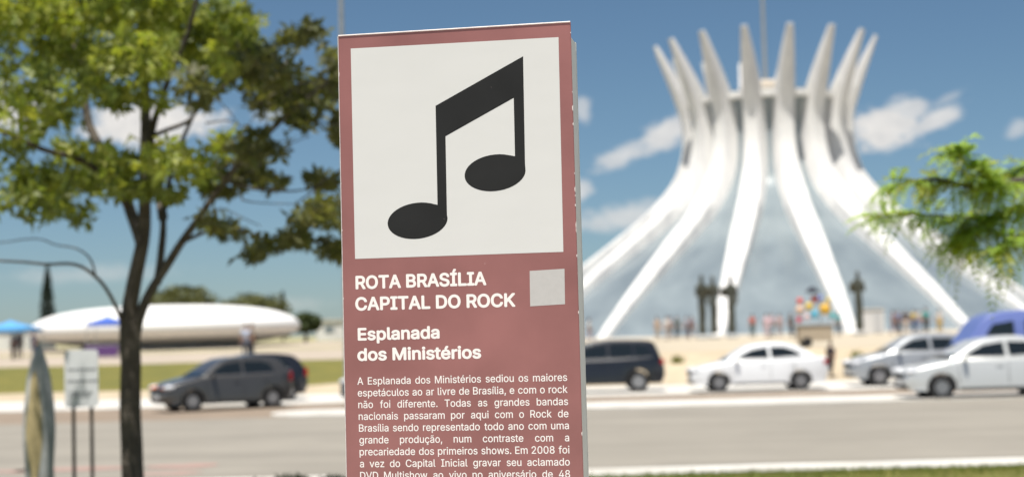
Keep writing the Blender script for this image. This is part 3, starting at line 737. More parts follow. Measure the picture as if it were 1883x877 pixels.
def skeleton(pose):
    arms = {'stand': ((.235, .02, 1.13), (.25, -.06, .88)), 'walk': ((.24, .10, 1.15), (.26, .08, .90)), 'bent': ((.24, .02, 1.14), (.12, -.24, 1.16)), 'seat': ((.24, -.05, 1.15), (.2, -.26, .98))}
    P = {}; P['pel'] = (0, 0, .96); P['wai'] = (0, .01, 1.10); P['che'] = (0, .0, 1.30); P['nec'] = (0, .01, 1.47); P['jaw'] = (0, -.015, 1.55); P['hea'] = (0, -.005, 1.64); P['cro'] = (0, .0, 1.70)
    P['nos'] = (0, -.105, 1.605)
    E_ = [('pel', 'wai'), ('wai', 'che'), ('che', 'nec'), ('nec', 'jaw'), ('jaw', 'hea'), ('hea', 'cro'), ('hea', 'nos')]
    rd = dict(pel=.13, wai=.12, che=.145, nec=.052, jaw=.066, hea=.088, cro=.06, nos=.018)
    for s, nm in ((-1, 'l'), (1, 'r')):
        ps = pose; 
        el_, wr_ = arms[ps]
        if ps == 'walk' and s > 0: el_, wr_ = (.24, -.04, 1.14), (.25, -.18, .93)
        if ps == 'bent' and s < 0: el_, wr_ = arms['stand']
        P['sh' + nm] = (s * .175, .0, 1.40); P['el' + nm] = (s * el_[0], el_[1], el_[2]); P['wr' + nm] = (s * wr_[0], wr_[1], wr_[2])
        d = (Vector(P['wr' + nm]) - Vector(P['el' + nm])).normalized(); wv = Vector(P['wr' + nm]); pa = wv + d * .07
        P['pa' + nm] = tuple(pa); side = Vector((0, -1, 0)) if abs(d.y) < .7 else Vector((-s, 0, 0))
        E_ += [('che', 'sh' + nm), ('sh' + nm, 'el' + nm), ('el' + nm, 'wr' + nm), ('wr' + nm, 'pa' + nm)]
        rd.update({'sh' + nm: .062, 'el' + nm: .042, 'wr' + nm: .028, 'pa' + nm: .034})
        for f in range(4):
            a = pa + side * (f - 1.5) * .021 + d * (.045 - .006 * abs(f - 1.5)); b_ = a + d * .035 + Vector((-s * .012, 0, 0))
            P[f'f{f}' + nm] = tuple(a); P[f'g{f}' + nm] = tuple(b_); E_ += [('pa' + nm, f'f{f}' + nm), (f'f{f}' + nm, f'g{f}' + nm)]; rd[f'f{f}' + nm] = .0095; rd[f'g{f}' + nm] = .008
        a = wv + d * .05 + side * .045; P['th' + nm] = tuple(a); P['tt' + nm] = tuple(a + d * .035 + side * .008); E_ += [('wr' + nm, 'th' + nm), ('th' + nm, 'tt' + nm)]; rd['th' + nm] = .012; rd['tt' + nm] = .009
        ky = {'walk': -.12 * s - .02}.get(ps, -.015); fy = {'walk': -.26 * s}.get(ps, .02)
        P['hi' + nm] = (s * .09, 0, .90); P['kn' + nm] = (s * .105, ky, .50); P['an' + nm] = (s * .11, fy, .09); P['to' + nm] = (s * .125, fy - .17, .035)
        E_ += [('pel', 'hi' + nm), ('hi' + nm, 'kn' + nm), ('kn' + nm, 'an' + nm), ('an' + nm, 'to' + nm)]
        rd.update({'hi' + nm: .088, 'kn' + nm: .056, 'an' + nm: .038, 'to' + nm: .035})
    return P, E_, rd
SKIN = [mat('skin', c, .6) for c in ((.36, .20, .13), (.20, .10, .06), (.45, .28, .20))]
cloth_cache = {}
def cloth(c):
    if c not in cloth_cache: cloth_cache[c] = mat('cloth', c, .9, var=.12, scale=9)
    return cloth_cache[c]
bodies = {}
for pose in ('stand', 'walk', 'bent'):
    P, E_, rd = skeleton(pose); ks = list(P); ix = {k: i for i, k in enumerate(ks)}
    body = skin_mesh('body', [P[k] for k in ks], [(ix[a], ix[b]) for a, b in E_], [rd[k] for k in ks], SKIN[0], 1, ix['pel'])
    def sub_(keys, extra, grow, root):
        pp = {k: P[k] for k in keys}; pp.update(extra[0]); kk = list(pp); jx = {k: i for i, k in enumerate(kk)}
        ee = [(a, b) for a, b in E_ if a in pp and b in pp] + extra[1]
        return skin_mesh('garment', [pp[k] for k in kk], [(jx[a], jx[b]) for a, b in ee], [extra[2].get(k, rd.get(k, .1) + grow) for k in kk], SKIN[0], 1, jx[root])
    up = {}; el_edges = []; rr = {}
    for nm in 'lr':
        m_ = tuple(Vector(P['sh' + nm]).lerp(Vector(P['el' + nm]), .75)); up['sl' + nm] = m_; el_edges.append(('sh' + nm, 'sl' + nm)); rr['sl' + nm] = .068
    shirt = sub_(['pel', 'wai', 'che', 'shl', 'shr'], (up, el_edges, {**rr, 'pel': .152}), .022, 'pel')
    tr_ = sub_(['pel', 'hil', 'hir', 'knl', 'knr', 'anl', 'anr'], ({}, [], {'anl': .055, 'anr': .055}), .02, 'pel')
    shm = []
    for nm in 'lr':
        a, t_ = Vector(P['an' + nm]), Vector(P['to' + nm])
        so = MB().ell(((a.x + t_.x) / 2, (a.y + t_.y) / 2 - .01, .042), (.052, .14, .045)).build('shoe', M['dark'], smooth=60); shm.append(so.data); bpy.data.objects.remove(so)
    bodies[pose] = (body, shirt, tr_, shm)
hq = MB().ell((0, .02, 1.675), (.098, .112, .095)); ho = hq.build('hair', M['dark'], smooth=60); hairm = ho.data; bpy.data.objects.remove(ho)
def slot(o, m): o.material_slots[0].link = 'OBJECT'; o.material_slots[0].material = m
HAIR = [mat('hair', c, .7) for c in ((.015, .012, .010), (.06, .03, .018))]
def person(px, Y, pose, rz, top, legs, label, h=1.7, group='people on the plaza by the church', hair=0, sk=0, X=None, hat=None):
    x = xat(px, Y, 1.5) if X is None else X
    e = empty('person', (x, Y, H(x, Y) if Y > 52 else .035), rz, label, 'person', group); s = h / 1.72; e.scale = (s, s, s)
    b, s_, t_, sh = bodies[pose]
    o = link('body', b, e); slot(o, SKIN[sk])
    slot(link('shirt', s_, e), cloth(top)); slot(link('trousers', t_, e), cloth(legs)); [link('shoe', m_, e) for m_ in sh]
    if hat: 
        MB().lathe([(.19, 1.68), (.19, 1.69), (.105, 1.70), (.095, 1.80), (.02, 1.82)], 16).build('hat', cloth(hat), e, smooth=40)
    else: slot(link('hair', hairm, e), HAIR[hair])
    return e
W_ = (.62, .60, .57); DK = (.03, .032, .04); BL = (.07, .12, .24)
person(1209, 114, 'stand', R(20), (.50, .37, .27), (.47, .38, .29), 'person in beige clothes left of the one in white')
person(1226, 112, 'bent', R(-30), W_, (.5, .45, .42), 'person in a white shirt left of the bronze statues')
person(1246, 113, 'stand', 0, (.05, .09, .09), (.03, .045, .05), 'person in dark teal clothes just left of the first bronze statue')
person(1273, 115, 'walk', R(60), (.22, .12, .14), (.25, .2, .2), 'person in dusty maroon beside the first bronze statue')
person(1233, 115, 'walk', R(-70), (.40, .30, .30), (.28, .24, .22), 'person in pinkish brown just right of the one in white', hair=1)
person(1263, 116, 'stand', R(15), (.30, .31, .36), (.10, .10, .13), 'person in pale grey between the dark teal and the maroon figures')
person(1653, 112, 'stand', R(35), (.16, .17, .30), (.06, .07, .10), 'person in dull blue between the maroon and the dark brown figures', hair=1)
person(1690, 111, 'walk', R(-50), (.48, .44, .40), (.14, .17, .27), 'person in off white between the mustard top and the teal shirt')
person(1384, 113, 'stand', R(-15), (.42, .08, .05), (.05, .09, .08), 'person in a red shirt and dark trousers right of the third statue')
person(1410, 111, 'bent', R(25), (.72, .52, .56), (.66, .50, .53), 'person in pale pink above the white sedan roof')
person(1420, 112.5, 'walk', R(-60), (.58, .40, .45), (.2, .2, .22), 'person in a pink top with dark trousers above the white sedan roof', hair=1)
person(1434, 114, 'stand', R(10), (.5, .36, .36), (.35, .3, .3), 'person in dusty rose right of the pair in pink')
person(1455, 112, 'stand', R(40), (.06, .07, .07), (.04, .045, .05), 'person in dark clothes left of the vendor cart')
person(1542, 108, 'bent', R(-30), (.06, .32, .36), (.05, .05, .055), 'person in a teal top right of the vendor cart')
person(1643, 110, 'walk', R(80), (.24, .10, .12), (.2, .12, .15), 'person in maroon left of the group near the right rib')
person(1666, 108, 'stand', R(-20), (.05, .028, .022), (.5, .40, .33), 'person in a dark brown top and pale trousers near the right rib', sk=1)
person(1680, 109, 'bent', R(30), (.50, .38, .10), BL, 'person in a mustard top and blue jeans near the right rib')
person(1703, 105, 'stand', R(15), (.02, .26, .25), DK, 'person in a bright teal shirt near the right rib', h=1.78)
person(1728, 108, 'stand', R(-10), (.55, .50, .44), (.52, .36, .09), 'person in a pale top and yellow trousers under the right rib', h=1.65)
person(1084, 112, 'walk', R(90), W_, (.45, .38, .42), 'person in pale clothes showing past the right edge of the totem')
person(1526, 52.3, 'walk', R(-35), (.030, .024, .028), (.035, .026, .024), 'small person in dark clothes behind the tail of the white sedan', h=1.16, group='people near the parked cars', sk=1)
person(452, 76, 'bent', R(20), (.42, .46, .56), (.10, .11, .14), 'person in a pale blue shirt behind the roof of the dark grey hatchback', group='people on the path by the dome', hair=1)
person(463, 77, 'stand', R(-50), (.25, .22, .18), DK, 'person in brown beside the one in pale blue behind the hatchback', group='people on the path by the dome', hair=1)
person(36, 98, 'stand', R(30), (.035, .028, .04), (.03, .022, .028), 'person in black standing under the blue canopy', group='people on the path by the dome')
person(24, 99, 'bent', R(70), (.15, .03, .03), (.05, .02, .025), 'person in dark red under the blue canopy', group='people on the path by the dome', h=1.5)
person(62, 98, 'walk', R(-20), (.05, .055, .1), (.05, .06, .1), 'person in navy at the right edge of the blue canopy', group='people on the path by the dome')

# ------------------------------------------------------------------ bronze statues
def statue(px, Y, rz, label, hold):
    x = xat(px, Y, 3); e = empty('bronze_statue', (x, Y, H(x, Y)), rz, label, 'statue', 'tall bronze figures in front of the church')
    MB().lathe([(.5, -.1), (.5, .12), (.44, .16)], 4).build('pedestal', M['steel'], e)
    s = 2.66; P = dict(hem=(0, 0, .07), low=(0, .01, .4), kne=(.01, -.01, .66), pel=(0, 0, .98), wai=(0, .01, 1.12), che=(0, 0, 1.32), nec=(0, .01, 1.48), jaw=(0, -.02, 1.56), hea=(0, -.005, 1.65), cro=(0, 0, 1.72), nos=(0, -.1, 1.61),
        sl=(-.13, 0, 1.40), el=(-.155, .03, 1.14), wl=(-.10, -.14, 1.2), hl=(-.07, -.19, 1.23), sr=(.13, 0, 1.40), er=(.155, .04, 1.14), wr=(.17, -.06, .95) if hold else (.12, -.16, 1.3), hr=(.16, -.09, .88) if hold else (.09, -.20, 1.36), bea=(0, -.08, 1.5))
    rd = dict(hem=.165, low=.125, kne=.13, pel=.145, wai=.12, che=.15, nec=.055, jaw=.065, hea=.085, cro=.055, nos=.018, sl=.068, el=.055, wl=.045, hl=.035, sr=.068, er=.055, wr=.045, hr=.035, bea=.03)
    ee = [('hem', 'low'), ('low', 'kne'), ('kne', 'pel'), ('pel', 'wai'), ('wai', 'che'), ('che', 'nec'), ('nec', 'jaw'), ('jaw', 'hea'), ('hea', 'cro'), ('hea', 'nos'), ('jaw', 'bea'), ('che', 'sl'), ('sl', 'el'), ('el', 'wl'), ('wl', 'hl'), ('che', 'sr'), ('sr', 'er'), ('er', 'wr'), ('wr', 'hr')]
    ks = list(P); ix = {k: i for i, k in enumerate(ks)}
    me = skin_mesh('figure', [tuple(c * s + (0, 0, .12)[j] for j, c in enumerate(P[k])) for k in ks], [(ix[a], ix[b]) for a, b in ee], [rd[k] * s * .80 for k in ks], M['bronze'], 2, ix['pel'])
    for v in me.vertices:     # hanging folds of the robe
        if v.co.z < 2.9:
            a = math.atan2(v.co.y, v.co.x); f = 1 + .09 * math.sin(a * 9 + v.co.z * .8) * min(1, (2.9 - v.co.z)); v.co.x *= f; v.co.y *= f
    link('figure', me, e)
    MB().box((-.1 * s, -.26 * s, 1.25 * s + .12), (.2 * s, .06 * s, .26 * s), Matrix.Rotation(.4, 3, 'X')).build('book', M['bronze'], e, bevel=.03)
statue(1291, 113, R(25), 'bronze robed statue, leftmost of the three standing together', True)
statue(1312, 116, R(-10), 'bronze robed statue in the middle of the three standing together', False)
statue(1345, 117, R(-30), 'bronze robed statue beside the white rib, right of the other two', True)
statue(1579, 113, R(-20), 'bronze robed statue standing alone right of the vendor cart', False)

# pale service kiosk by the lone statue
KX = xat(1606, 121, 1.5); k_ = empty('white_kiosk', (KX, 121, H(KX, 121)), 0, 'pale square kiosk wall right of the lone bronze statue', 'kiosk')
MB().box((0, .6, .93), (1.75, 1.2, 1.9)).build('wall', M['white'], k_, bevel=.03); MB().box((0, .6, 1.93), (1.9, 1.35, .1)).build('roof', M['kerb'], k_); MB().box((.35, -.01, .85), (.6, .03, 1.5)).build('door', M['plate'], k_)

# ------------------------------------------------------------------ vendor cart with coloured balls
VY = 62.0; VX = xat(1497, VY, 1.5); vz = H(VX, VY)
cart = empty('vendor_cart', (VX, VY, vz), 0, 'vendor cart with a dark topped pole and bright goods behind the white sedan', 'cart')
MB().box((0, 0, .56), (1.35, .7, .62)).build('box', cloth((.42, .35, .26)), cart, bevel=.03)
MB().box((0, 0, .9), (1.5, .8, .05)).build('counter', M['plate'], cart, bevel=.01)
for s in (-1, 1):
    MB().lathe([(.13, -.03), (.19, -.03), (.2, 0), (.19, .03), (.13, .03)], 20, axis='y').build('wheel', M['dark'], cart, loc=(-.35, s * .38, .2))
    MB().tube([(s * .66, 0, .9), (s * .66, 0, 1.75)], .018).build('upright', M['steel'], cart)
MB().tube([(-.68, 0, 1.75), (.68, 0, 1.75)], .018).build('rail', M['steel'], cart)
MB().tube([(.3, .1, .9), (.3, .1, 2.2)], .02).build('pole', M['steel'], cart)
MB().lathe([(.02, 2.42), (.16, 2.34), (.27, 2.2), (.25, 2.17), (.02, 2.2)], 16).build('pole_cap', cloth((.02, .022, .035)), cart, smooth=40)
MB().tube([(.75, 0, .75), (1.05, 0, .95)], .02).build('push_bar', M['steel'], cart)
balls = [(-.55, 1.5, .21, (.60, .42, .30), 'peach'), (-.52, 1.86, .15, (.60, .10, .08), 'red'), (-.18, 1.62, .19, (.62, .44, .06), 'golden'), (.06, 1.92, .17, (.55, .08, .05), 'scarlet'), (.02, 1.3, .20, (.08, .36, .50), 'sky blue'),
         (.45, 1.50, .27, (.62, .36, .03), 'big yellow orange'), (.28, 1.95, .14, (.22, .26, .62), 'violet blue'), (.62, 1.86, .13, (.60, .46, .10), 'small lemon'), (-.28, 1.2, .16, (.60, .45, .45), 'pale pink'), (.74, 1.25, .13, (.05, .40, .42), 'turquoise'), (-.6, 1.10, .14, (.50, .03, .05), 'crimson')]
for x, z, r_, c, nm in balls:
    r_ *= .84
    b = MB().ell((0, 0, 0), (r_, r_, r_), 18, 12); b.lathe([(.02, r_ * .96), (.025, r_ * 1.05), (.004, r_ * 1.08)], 8)
    if z + r_ < 1.75: b.tube([(0, 0, r_), (0, 0, 1.75 - z)], .004, 5)
    o = b.build('toy_ball', mat('ball ' + nm, c, .35), smooth=60, loc=(VX + x, VY - .12 if z < 1.7 else VY, vz + z))
    tag(o, nm + ' ball on the vendor cart', 'ball', 'coloured balls on the vendor cart')

# ------------------------------------------------------------------ canopies on the left
def canopy(px, Y, half, peak, eave, c, label, name='canopy_tent'):
    x = xat(px, Y, 2); e = empty(name, (x, Y, H(x, Y)), 0, label, 'canopy', 'blue canopies by the dome')
    q = MB(); n = 8; rows_ = []
    for i in range(7):
        t = i / 6; h = peak - (peak - eave) * (t ** .8); w_ = half * t
        for k in range(16):
            a = 2 * PI * k / 16 + PI / 16; sq = 1 / max(abs(math.cos(a)), abs(math.sin(a)))
            q.v.append((w_ * math.cos(a) * (sq * .9 + .1), w_ * math.sin(a) * (sq * .9 + .1), h))
    for i in range(6):
        for k in range(16): q.f.append([i * 16 + k, i * 16 + (k + 1) % 16, (i + 1) * 16 + (k + 1) % 16, (i + 1) * 16 + k])
    o = len(q.v) - 16; q.v += [(v[0], v[1], v[2] - .22) for v in q.v[o:o + 16]]
    q.f += [[o + k, o + (k + 1) % 16, o + 16 + (k + 1) % 16, o + 16 + k] for k in range(16)]
    q.build('canopy', cloth(c), e, smooth=50)
    for sx in (-1, 1):
        for sy in (-1, 1): MB().tube([(sx * half * .93, sy * half * .93, -.05), (sx * half * .93, sy * half * .93, eave)], .025).build('leg', M['steel'], e)
    return e
canopy(20, 99, 1.70, 2.5, 1.98, (.10, .33, .62), 'bright blue canopy at the left edge with dark figures under it')
canopy(198, 96, 1.10, 2.58, 2.16, (.07, .14, .50), 'deep blue peaked canopy in front of the white dome')
# stall goods below the second canopy
gx = xat(190, 95, 1); g_ = empty('market_table', (gx, 95, H(gx, 95)), 0, 'table with a purple cloth under the deep blue canopy', 'table')
MB().box((0, 0, .78), (2.0, .8, .04)).build('tabletop', M['plate'], g_)
MB().box((0, -.41, .42), (2.0, .03, .66)).build('tablecloth', cloth((.11, .05, .17)), g_)
for sx in (-1, 1):
    for sy in (-1, 1): MB().tube([(sx * .9, sy * .33, 0), (sx * .9, sy * .33, .76)], .02).build('leg', M['steel'], g_)

# ------------------------------------------------------------------ small sign on two posts, closed parasol
SY = 17.5; sx_ = xat(150, SY, 1.4); sg = empty('notice_board', (sx_, SY, H(sx_, SY)), R(4), 'small pale grey notice board on two dark posts by the kerb', 'sign')
bw, zb_, zt_ = .37, 1.225, 1.865
greyb = mat('pale grey board', (.74, .75, .76), .5, var=.05, scale=5)
q = MB(); pts = []
for cx, cz_, a0 in ((bw / 2 - .04, .28, 0), (-bw / 2 + .04, .28, 90), (-bw / 2 + .04, -.28, 180), (bw / 2 - .04, -.28, 270)):
    for k in range(5): a = R(a0 + 22.5 * k); pts.append((cx + .04 * math.cos(a), cz_ + .04 * math.sin(a) + (zb_ + zt_) / 2 - H(sx_, SY)))
n = len(pts); q.add([(x, -.012, z) for x, z in pts] + [(x, .012, z) for x, z in pts], [list(range(n)), list(range(n, 2 * n))] + [(i, (i + 1) % n, n + (i + 1) % n, n + i) for i in range(n)])
bo = q.build('board', greyb, sg)
ink = mat('faded grey lettering', (.24, .25, .26), .7); zc = (zb_ + zt_) / 2 - H(sx_, SY)
for z, ln in ((.10, .30), (-.03, .30), (-.16, .22), (-.20, .20)):
    x = -ln / 2; q = MB()
    while x < ln / 2: l = rng.uniform(.02, .05); q.box((x + l / 2, -.0135, zc + z), (l, .002, .028)); x += l + .012
    q.build('faded_line', ink, bo)

post = mat('dark post', (.075, .06, .048), .8, var=.2, scale=8)
for s in (-1, 1): MB().tube([(s * .10 + .005, .035, -.1), (s * .10, .035, zt_ - .1 - H(sx_, SY))], .021, 10).build('post', post, sg, smooth=50)
UY = 17.0; ux = xat(72, UY, 1.2); uz = H(ux, UY)
um = empty('closed_parasol', (ux, UY, uz), 0, 'closed white and ochre cloth parasol standing left of the notice board', 'parasol')
um_w = mat('weathered white cloth', (.42, .43, .43), .9, var=.25, scale=6); um_o = mat('ochre cloth', (.42, .34, .18), .9, var=.25, scale=7)
top = 1.93 - uz
pr = [(.004, top), (.045, top - .06), (.085, top - .2), (.12, top - .36), (.15, top - .65), (.162, top - .9), (.158, top - 1.1), (.142, top - 1.35), (.15, top - 1.52), (.11, top - 1.64), (.03, top - 1.66)]
fold = lambda a, z: .07 * math.sin(a * 7 + z * 1.2) + .04 * math.sin(a * 12 + z * 5)
MB().lathe(pr, 56, fold=fold).build('cloth', um_w, um, smooth=60)
# ochre gores wrap the side turned to the road users, laid just over the white cloth
q = MB(); nz = 14; na = 10
for i in range(nz + 1):
    z = top - .28 - 1.22 * i / nz; r_ = lerp([(-b, a) for a, b in pr], -z)[0]; ht = math.sin(PI * (i + .6) / (nz + 1.2)) ** .7 * .62
    for k in range(na + 1):
        a = -PI / 2 - .12 + ht * (2 * k / na - 1); rr = r_ * (1 + fold(a, z)) + .004; q.v.append((rr * math.cos(a), rr * math.sin(a), z))
q.f = [[i * (na + 1) + k, i * (na + 1) + k + 1, (i + 1) * (na + 1) + k + 1, (i + 1) * (na + 1) + k] for i in range(nz) for k in range(na)]
q.build('ochre_gore', um_o, um, smooth=60)
MB().tube([(0, 0, -.05), (0, 0, top + .05)], .019, 10).build('pole', M['steel'], um)
MB().lathe([(.24, -.03), (.24, .05), (.06, .09), (.03, .2)], 20).build('base', M['kerb'], um, smooth=40)

# ------------------------------------------------------------------ the information totem
SX, SYY, YAW, ZT = -0.43115, 3.92387, 0.17561, 2.71358
ud = Vector((math.cos(YAW), -math.sin(YAW), 0)); nrm = Vector((-math.sin(YAW), -math.cos(YAW), 0)); P0 = Vector((SX, SYY, ZT))
def uv(px, py):
    d = ray(px, py); t = (P0 - EYE).dot(nrm) / d.dot(nrm); p = EYE + d * t
    return ((p - P0).dot(ud), p.z - ZT)
gz = H(SX, SYY); HT = ZT - gz
tot = empty('info_totem', (SX + .3 * ud.x, SYY + .3 * ud.y, gz), -YAW, 'tall maroon information totem with a black music note on a white square', 'sign')
def T3(u, v, d=0.0): return (u - .3, -d, v + HT)            # face coordinates: u right, v up from the top edge, d proud of the face
def sign_mat(name, c, rough, blem):
    m_ = mat(name, c, rough, coat=.08); t = m_.node_tree; b = t.nodes['Principled BSDF']
    co = t.nodes.new('ShaderNodeTexCoord')
    n1 = t.nodes.new('ShaderNodeTexNoise'); n1.inputs['Scale'].default_value = 5; n1.inputs['Detail'].default_value = 5; t.links.new(co.outputs['Object'], n1.inputs['Vector'])
    n2 = t.nodes.new('ShaderNodeTexNoise'); n2.inputs['Scale'].default_value = 48; n2.inputs['Detail'].default_value = 3; t.links.new(co.outputs['Object'], n2.inputs['Vector'])
    r1 = t.nodes.new('ShaderNodeValToRGB'); r1.color_ramp.elements[0].position = .3; r1.color_ramp.elements[1].position = .7
    r1.color_ramp.elements[0].color = (*[x * (1 - blem) for x in c], 1); r1.color_ramp.elements[1].color = (*[min(1, x * (1 + blem) + blem * .03) for x in c], 1)
    t.links.new(n1.outputs[0], r1.inputs[0])
    r2 = t.nodes.new('ShaderNodeValToRGB'); r2.color_ramp.elements[0].position = .735; r2.color_ramp.elements[1].position = .80
    r2.color_ramp.elements[0].color = (0, 0, 0, 1); r2.color_ramp.elements[1].color = (blem * 4, blem * 4, blem * 4, 1); t.links.new(n2.outputs[0], r2.inputs[0])
    mx = t.nodes.new('ShaderNodeMix'); mx.data_type = 'RGBA'; t.links.new(r2.outputs[0], mx.inputs[0]); t.links.new(r1.outputs[0], mx.inputs[6]); mx.inputs[7].default_value = (.62, .5, .47, 1)
    t.links.new(mx.outputs[2], b.inputs['Base Color'])
    mp = t.nodes.new('ShaderNodeMapping'); mp.inputs['Scale'].default_value = (2.2, 2, 5); t.links.new(co.outputs['Object'], mp.inputs[0])
    n3 = t.nodes.new('ShaderNodeTexNoise'); n3.inputs['Scale'].default_value = 2; n3.inputs['Detail'].default_value = 2; t.links.new(mp.outputs[0], n3.inputs['Vector'])
    bp = t.nodes.new('ShaderNodeBump'); bp.inputs['Strength'].default_value = .07; bp.inputs['Distance'].default_value = .02
    t.links.new(n3.outputs[0], bp.inputs['Height']); t.links.new(bp.outputs[0], b.inputs['Normal']); t.links.new(bp.outputs[0], b.inputs['Coat Normal'])
    return m_
MAR = sign_mat('maroon vinyl', (.260, .105, .097), .40, .13); WHT = sign_mat('white vinyl', (.60, .59, .565), .42, .012)
BLK = sign_mat('black vinyl', (.014, .0135, .013), .5, .12); BLK.node_tree.nodes['Principled BSDF'].inputs['Specular IOR Level'].default_value = .25; BLK.node_tree.nodes['Principled BSDF'].inputs['Coat Weight'].default_value = 0; INKW = mat('white lettering', (.80, .74, .70), .5)
casm = mat('grey aluminium', (.60, .59, .54), .5, 0, var=.12, scale=3); seam = mat('dark seam', (.05, .03, .028), .7)
MB().box((0, .068, HT / 2 - .012), (.592, .104, HT - .036)).build('casing', casm, tot, bevel=.004)
MB().box((0, .010, HT / 2 - .010), (.586, .012, HT - .03)).build('seam_strip', seam, tot)
MB().box((0, .126, HT / 2 - .012), (.592, .008, HT - .036)).build('back_panel', casm, tot)
face = MB().box((0, .002, HT / 2), (.6, .004, HT)).build('front_panel', MAR, tot, bevel=.0012)
MB().box((0, .06, .03), (.74, .34, .16)).build('plinth', M['kerb'], tot, bevel=.01)
edge = mat('pale lit rim and chips', (.66, .58, .55), .5, var=.2, scale=60)
q = MB(); q.tube([T3(.001, -.0006, .0006), T3(.599, -.0006, .0006)], .0019, 6); q.tube([T3(-.0004, -.002, -.0006), T3(-.0004, -1.3, -.0006), T3(-.0004, -HT + .02, -.0006)], .0011, 6); q.build('pale_lit_edge', edge, tot)  # pale top tube paints in the sun's highlight along the rim
# chipped paint along the upright edges
q = MB()
for side in (0, 1):
    v = -.01
    while v > -1.9:
        v -= abs(rng.gauss(0, .05 if (side and -.55 < v < -.2) else .16)) + .012; ln = abs(rng.gauss(0, .009)) + .003; wd_ = rng.uniform(.0008, .0026)
        if side: pts = [T3(.6002, v, .0004), T3(.6 - wd_, v - ln * .3, .0004), T3(.6 - wd_ * .8, v - ln * .7, .0004), T3(.6002, v - ln, .0004)]
        else: pts = [T3(-.0002, v, .0004), T3(wd_, v - ln * .3, .0004), T3(wd_ * .7, v - ln * .75, .0004), T3(-.0002, v - ln, .0004)]
        q.add(pts, [(0, 1, 2, 3)])
q.build('chipped_edge', edge, face)
cor = [uv(645, 90), uv(1027, 69), uv(1036, 463), uv(653, 476)]
q = MB(); q.v = [T3(u, v, .0003) for u, v in cor] + [T3(u, v, -.001) for u, v in cor]
q.f = [(0, 1, 2, 3), (7, 6, 5, 4), (0, 4, 5, 1), (1, 5, 6, 2), (2, 6, 7, 3), (3, 7, 4, 0)]
sq_ = q.build('white_square', WHT, tot)
# music note outline
def ellarc(cx, cy, a, b, tilt, t0, t1, n=34):
    r_ = []
    for k in range(n + 1):
        t = R(t0 + (t1 - t0) * k / n); x = a * math.cos(t); y = b * math.sin(t)
        r_.append((cx + x * math.cos(tilt) - y * math.sin(tilt), cy + x * math.sin(tilt) + y * math.cos(tilt)))
    return r_
note = [(801, 195), (962, 104), (965.5, 300)] + ellarc(910.5, 318, 56.5, 33.5, R(-8), 8, 300) + [(947, 287.5), (944.7, 180.5), (819.3, 251), (822, 395)] + ellarc(768, 406, 55.5, 33, R(-8), 5, 300) + [(804.6, 376.8)]
pts = []
for p in note:
    if not pts or math.hypot(p[0] - pts[-1][0], p[1] - pts[-1][1]) > .6: pts.append(p)
q = MB(); q.v = [T3(*uv(*p), .0005) for p in pts]; q.f = [list(range(len(pts)))]
no = q.build('music_note', BLK, sq_); b = bmesh.new(); b.from_mesh(no.data); bmesh.ops.triangulate(b, faces=b.faces[:], ngon_method='EAR_CLIP'); b.to_mesh(no.data); b.free()
# plain sticker where a printed code was
cor = [uv(974, 498), uv(1038, 494), uv(1039, 559), uv(975, 563)]
q = MB(); q.v = [T3(u, v, .0003) for u, v in cor] + [T3(u, v, -.001) for u, v in cor]; q.f = [(0, 1, 2, 3), (7, 6, 5, 4), (0, 4, 5, 1), (1, 5, 6, 2), (2, 6, 7, 3), (3, 7, 4, 0)]
q.build('sticker', mat('grey sticker', (.46, .44, .42), .5, var=.05, scale=60), tot)
# lettering
try: FONT = bpy.data.fonts.load(os.path.join(bpy.utils.system_resource('DATAFILES', path='fonts'), 'Inter.woff2'))
except Exception: FONT = None
from mathutils.geometry import delaunay_2d_cdt
def text_fill(s):
    """outline of a word, triangulated by winding number so that overlapping strokes stay solid"""
    c = bpy.data.curves.new('t', 'FONT'); c.body = s; c.size = 1; c.resolution_u = 4; c.fill_mode = 'NONE'
    if FONT: c.font = FONT
    o = bpy.data.objects.new('t', c); col.objects.link(o); dg = bpy.context.evaluated_depsgraph_get(); dg.update()
    me = bpy.data.meshes.new_from_object(o.evaluated_get(dg)); bpy.data.objects.remove(o)
    co = [Vector((v.co.x, v.co.y)) for v in me.vertices]; nb = {}
    for e in me.edges:
        i, j = e.vertices; nb.setdefault(i, []).append(j); nb.setdefault(j, []).append(i)
    bpy.data.meshes.remove(me)
    loops = []; seen = set()
    for i in range(len(co)):
        if i in seen or i not in nb: continue
        lp = [i]; seen.add(i); cur = i + 1 if i + 1 in nb[i] else nb[i][0]
        while cur not in seen:
            lp.append(cur); seen.add(cur); nx = [k for k in nb[cur] if k not in seen]
            if not nx: break
            cur = nx[0]
        loops.append([co[k] for k in lp])
    pts = [p for lp in loops for p in lp]; ed = []; k = 0
    for lp in loops:
        ed += [(k + i, k + (i + 1) % len(lp)) for i in range(len(lp))]; k += len(lp)
    vs, _, fs, *_r = delaunay_2d_cdt(pts, ed, [], 0, 1e-5)
    def wind(x, y):
        n = 0
        for lp in loops:
            for i in range(len(lp)):
                a, b_ = lp[i], lp[(i + 1) % len(lp)]
                if (a.y > y) != (b_.y > y):
                    t = (y - a.y) / (b_.y - a.y)
                    if a.x + t * (b_.x - a.x) > x: n += 1 if b_.y > a.y else -1
        return n
    keep = [list(f) for f in fs if wind(sum(vs[i].x for i in f) / len(f), sum(vs[i].y for i in f) / len(f))]
    return [(v.x, v.y) for v in vs], keep
_tf = {}
